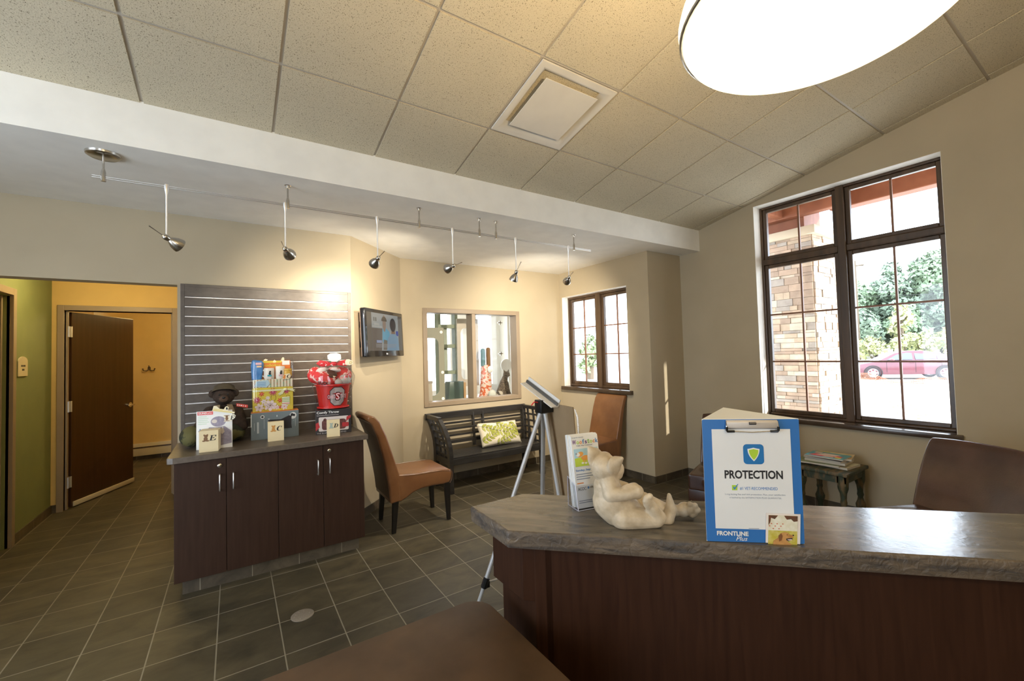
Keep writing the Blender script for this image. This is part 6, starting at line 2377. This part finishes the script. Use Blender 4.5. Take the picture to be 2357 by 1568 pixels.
mb.build('cabin', CARP, CAR, bevel=.02, angle=50)
for nm, pts in (('side_window', [(-.62, .97), (-1.02, 1.22), (-1.42, 1.325), (-1.62, 1.335), (-1.62, .985)]), ('side_window', [(-1.72, .985), (-1.72, 1.335), (-2.10, 1.325), (-2.48, 1.25), (-2.48, 1.0)]), ('side_window', [(-2.54, 1.0), (-2.54, 1.235), (-2.72, 1.18), (-3.02, 1.03)])):
    mb = MB()
    mb.prism([M @ Vector((x, -.085 - max(0, z_ - .97) * .36, z_)) for x, z_ in pts], M.to_3x3() @ Vector((0, .012, -.004)))
    mb.build(nm, CARG, CAR, smooth=False)
TYRE = mat('tyre_rubber', (.03, .03, .032), .8)
RIM = mat('alloy_rim', (.55, .55, .55), .3, .7)
for x in (0, -WB):
    for y in (.085, -1.62):
        wm = M @ Matrix.Translation((x, y, .33)) @ Matrix.Rotation(PI / 2, 4, 'X')
        mb = MB()
        mb.lathe([(.20, -.02), (.30, -.035), (.325, .0), (.325, .14), (.30, .19), (.20, .19)], wm, 32, caps=False)
        wh = mb.build('wheel', TYRE, CAR)
        mb = MB()
        mb.lathe([(.19, -.03), (.215, -.035), (.215, .05), (.18, .05)], wm, 28, caps=False)
        mb.lathe([(.05, -.035), (.05, .04)], wm, 14)
        for k in range(6):
            a_ = 2 * PI * k / 6
            d = Vector((math.cos(a_), math.sin(a_), 0))
            p = Vector((-d.y, d.x, 0))
            mb.hexa([wm @ (d * .04 + p * .03 + Vector((0, 0, -.03))), wm @ (d * .20 + p * .022 + Vector((0, 0, -.03))), wm @ (d * .20 - p * .022 + Vector((0, 0, -.03))), wm @ (d * .04 - p * .03 + Vector((0, 0, -.03)))],
                    [wm @ (d * .04 + p * .03 + Vector((0, 0, .02))), wm @ (d * .20 + p * .022 + Vector((0, 0, .02))), wm @ (d * .20 - p * .022 + Vector((0, 0, .02))), wm @ (d * .04 - p * .03 + Vector((0, 0, .02)))])
        mb.build('wheel_rim', RIM, wh, angle=40)
        if y > 0:
            mb = MB()
            mb.lathe([(.33, .15), (.375, .13), (.375, .06), (.33, .06)], M @ Matrix.Translation((x, y + .02, .33)) @ Matrix.Rotation(PI / 2, 4, 'X') @ Matrix.Translation((0, 0, -.10)), 32, caps=False)
            mb.build('wheel_arch', BLACK, CAR)
mb = MB()
mb.ball(M @ Vector((-.75, .20, .98)), (.10, .10, .07))
mb.build('wing_mirror', CARP, CAR)
for x in (-1.45, -2.45):
    mb = MB()
    p = M @ Vector((x, .118, .82))
    mb.tube([p, p - fw * .16], .016, 8)
    mb.build('door_handle', CARP, CAR)
mb = MB()
for x in (-.55, -1.66, -2.62):
    mb.tube([M @ Vector((x, .113, .90)), M @ Vector((x, .114, .36))], .006, 5)
mb.build('door_gap', BLACK, CAR)

# orange net fence
NET = mat('orange_plastic_net', (.36, .10, .045), .6)
FN = thing('net_fence', 'sagging orange plastic net fence on the gravel before the car', 'fence', (20, 4.5, GZ))
mb = MB()
rng = random.Random(2)
na = 120
pa, pb = Vector((22.0, 8.9, GZ)), Vector((28.0, 3.2, GZ))
def npt(u, v):
    sag = .30 + .16 * math.sin(u * 9.0) + .10 * math.sin(u * 23 + 1)
    return pa.lerp(pb, u) + Vector((.10 * math.sin(u * 31) * v, 0, v * max(.10, sag) + .01))
for i in range(na):
    for a, b in (((i / na, 0), ((i + 4) / na, 1)), ((i / na, 1), ((i + 4) / na, 0))):
        pts = [npt(min(1, a[0] + (b[0] - a[0]) * t / 4), a[1] + (b[1] - a[1]) * t / 4) for t in range(5)]
        mb.tube(pts, .007, 4)
for v in (0, .5, 1):
    mb.tube([npt(i / 60, v) for i in range(61)], .009, 4)
mb.build('net', NET, FN)
for u in (.0, .33, .66, 1.0):
    mb = MB()
    p = npt(u, 0)
    mb.tube([p, p + Vector((0, 0, .55))], .02, 6)
    mb.build('stake', STEEL, FN)

# trees and shrubs, leaf by leaf
BARK = mat('tree_bark', (.10, .075, .05), .9)
LEAVES = [mat('leaves_%s' % n, c, .7, col2=tuple(v * 1.7 for v in c), vscale=.5, contrast=(.4, .6)) for n, c in
          (('deep', (.125, .165, .115)), ('mid', (.145, .195, .120)), ('light', (.17, .225, .11)), ('straw', (.30, .31, .15)))]


def foliage(name, m, blobs, n, size, seed, parent):
    rg = random.Random(seed)
    mb = MB()
    tot = sum(b[3] ** 2 for b in blobs)
    for bx, by, bz, br in blobs:
        for _ in range(int(n * br * br / tot)):
            d = Vector((rg.gauss(0, 1), rg.gauss(0, 1), rg.gauss(0, 1))).normalized() * br * rg.uniform(.45, 1.0) ** .5
            p = Vector((bx, by, bz)) + d
            a = Vector((rg.gauss(0, 1), rg.gauss(0, 1), rg.gauss(0, 1))).normalized()
            b = a.cross(d).normalized()
            s = size * rg.uniform(.6, 1.4)
            mb._faces([p - a * s, p + b * s * .55, p + a * s, p - b * s * .55], ((0, 1, 2, 3),))
    return mb.build(name, m, parent, smooth=False)


def tree(label, x, y, h, w, m, seed, n=1500, size=.36, group=None, zbase=GZ):
    rg = random.Random(seed)
    t = thing('tree', label, 'tree', (x, y, zbase), group=group)
    blobs = [(x, y, zbase + h * .72, w * .62)]
    for k in range(9):
        a = rg.uniform(0, 2 * PI)
        rr = w * rg.uniform(.25, .6)
        blobs.append((x + rr * math.cos(a), y + rr * math.sin(a), zbase + h * rg.uniform(.22, .86), w * rg.uniform(.28, .46)))
    blobs.append((x, y, zbase + h * .92, w * .3))
    foliage('crown', m, blobs, n, size, seed, t)
    mb = MB()
    mb.tube([(x, y, zbase), (x + .1, y, zbase + h * .35), (x, y + .1, zbase + h * .8)], [.24, .18, .06], 8)
    for k in range(4):
        a = rg.uniform(0, 2 * PI)
        mb.tube([(x + .05, y, zbase + h * (.3 + .12 * k)), (x + w * .4 * math.cos(a), y + w * .4 * math.sin(a), zbase + h * (.45 + .12 * k))], [.08, .03], 5)
    mb.build('trunk', BARK, t)
    return t


row = [(66, 31.5, 8.5, 3.2, 1), (69, 27.2, 9.6, 3.4, 0), (71, 23.0, 11.0, 3.6, 1), (73, 19.2, 12.6, 3.8, 0), (75, 15.2, 13.6, 3.9, 1), (77, 11.0, 14.2, 4.0, 0), (79, 6.5, 14.5, 4.0, 1), (80, 1.5, 14.0, 4.0, 0),
       (67, 25.2, 6.0, 2.8, 1), (68, 21.0, 6.2, 2.8, 0), (70, 17.0, 6.4, 2.8, 1), (72, 13.0, 6.6, 2.8, 0), (73, 9.0, 6.8, 2.8, 1), (74, 21.5, 8.5, 3.2, 0),
       (80, 25.5, 10.2, 4.0, 0), (82, 17.8, 12.8, 4.2, 0), (84, 10.0, 14.5, 4.4, 1), (64, 36.5, 8.0, 3.4, 0)]
for i, (x, y, h, w, k) in enumerate(row):
    tree('leafy green tree in the wood line beyond the car', x, y, h, w, LEAVES[k], 40 + i, n=3600, size=.30, group='trees of the wood line')
tree('pale sunlit young tree standing before the wood line', 58.0, 14.6, 6.0, 1.6, LEAVES[3], 77, n=900, size=.24)
for i, (x, y, h, w) in enumerate(((57, 21.6, 2.9, 1.5), (57.5, 19.4, 3.2, 1.5), (58, 17.2, 2.8, 1.5), (59, 13.4, 3.0, 1.6), (59.5, 11.2, 3.4, 1.7), (60, 8.6, 3.2, 1.7), (57, 24.2, 2.6, 1.5))):
    s = thing('shrub', 'pale yellow-green shrub at the foot of the wood line', 'shrub', (x, y, GZ), group='shrubs at the wood edge')
    rg = random.Random(i)
    foliage('foliage', LEAVES[3], [(x + rg.uniform(-.8, .8), y + rg.uniform(-.9, .9), GZ + h * rg.uniform(.25, .75), w * rg.uniform(.4, .7)) for _ in range(6)], 500, .22, i, s)
    mb = MB()
    for k in range(5):
        mb.tube([(x, y, GZ), (x + rg.uniform(-.6, .6), y + rg.uniform(-.6, .6), GZ + h * .7)], [.04, .015], 5)
    mb.build('stem', BARK, s)
UP = thing('street_pole', 'thin utility pole carrying wires before the wood line', 'pole', (60, 18.9, GZ))
mb = MB()
mb.tube([(60, 18.9, GZ), (60, 18.9, 11.2)], [.13, .09], 8)
mb.box(59.95, 60.05, 18.1, 19.7, 10.5, 10.65)
mb.build('pole_shaft', BARK, UP)
mb = MB()
for z, dy in ((10.6, -.7), (10.6, .7), (7.6, 0), (7.0, 0)):
    mb.tube([(60 - .9 * t, 18.9 + dy + 22 * t, z - 1.2 * math.sin(PI * abs(t)) * .6) for t in [i / 10 - .0 for i in range(11)]], .022, 4)
    mb.tube([(60 + .9 * t, 18.9 + dy - 26 * t, z - 1.2 * math.sin(PI * abs(t)) * .6) for t in [i / 10 for i in range(11)]], .022, 4)
mb.build('wires', BLACK, UP)
tree('small green tree seen low through the alcove window', 19.5, 20.5, 2.9, 1.2, LEAVES[2], 90, n=700, size=.16)
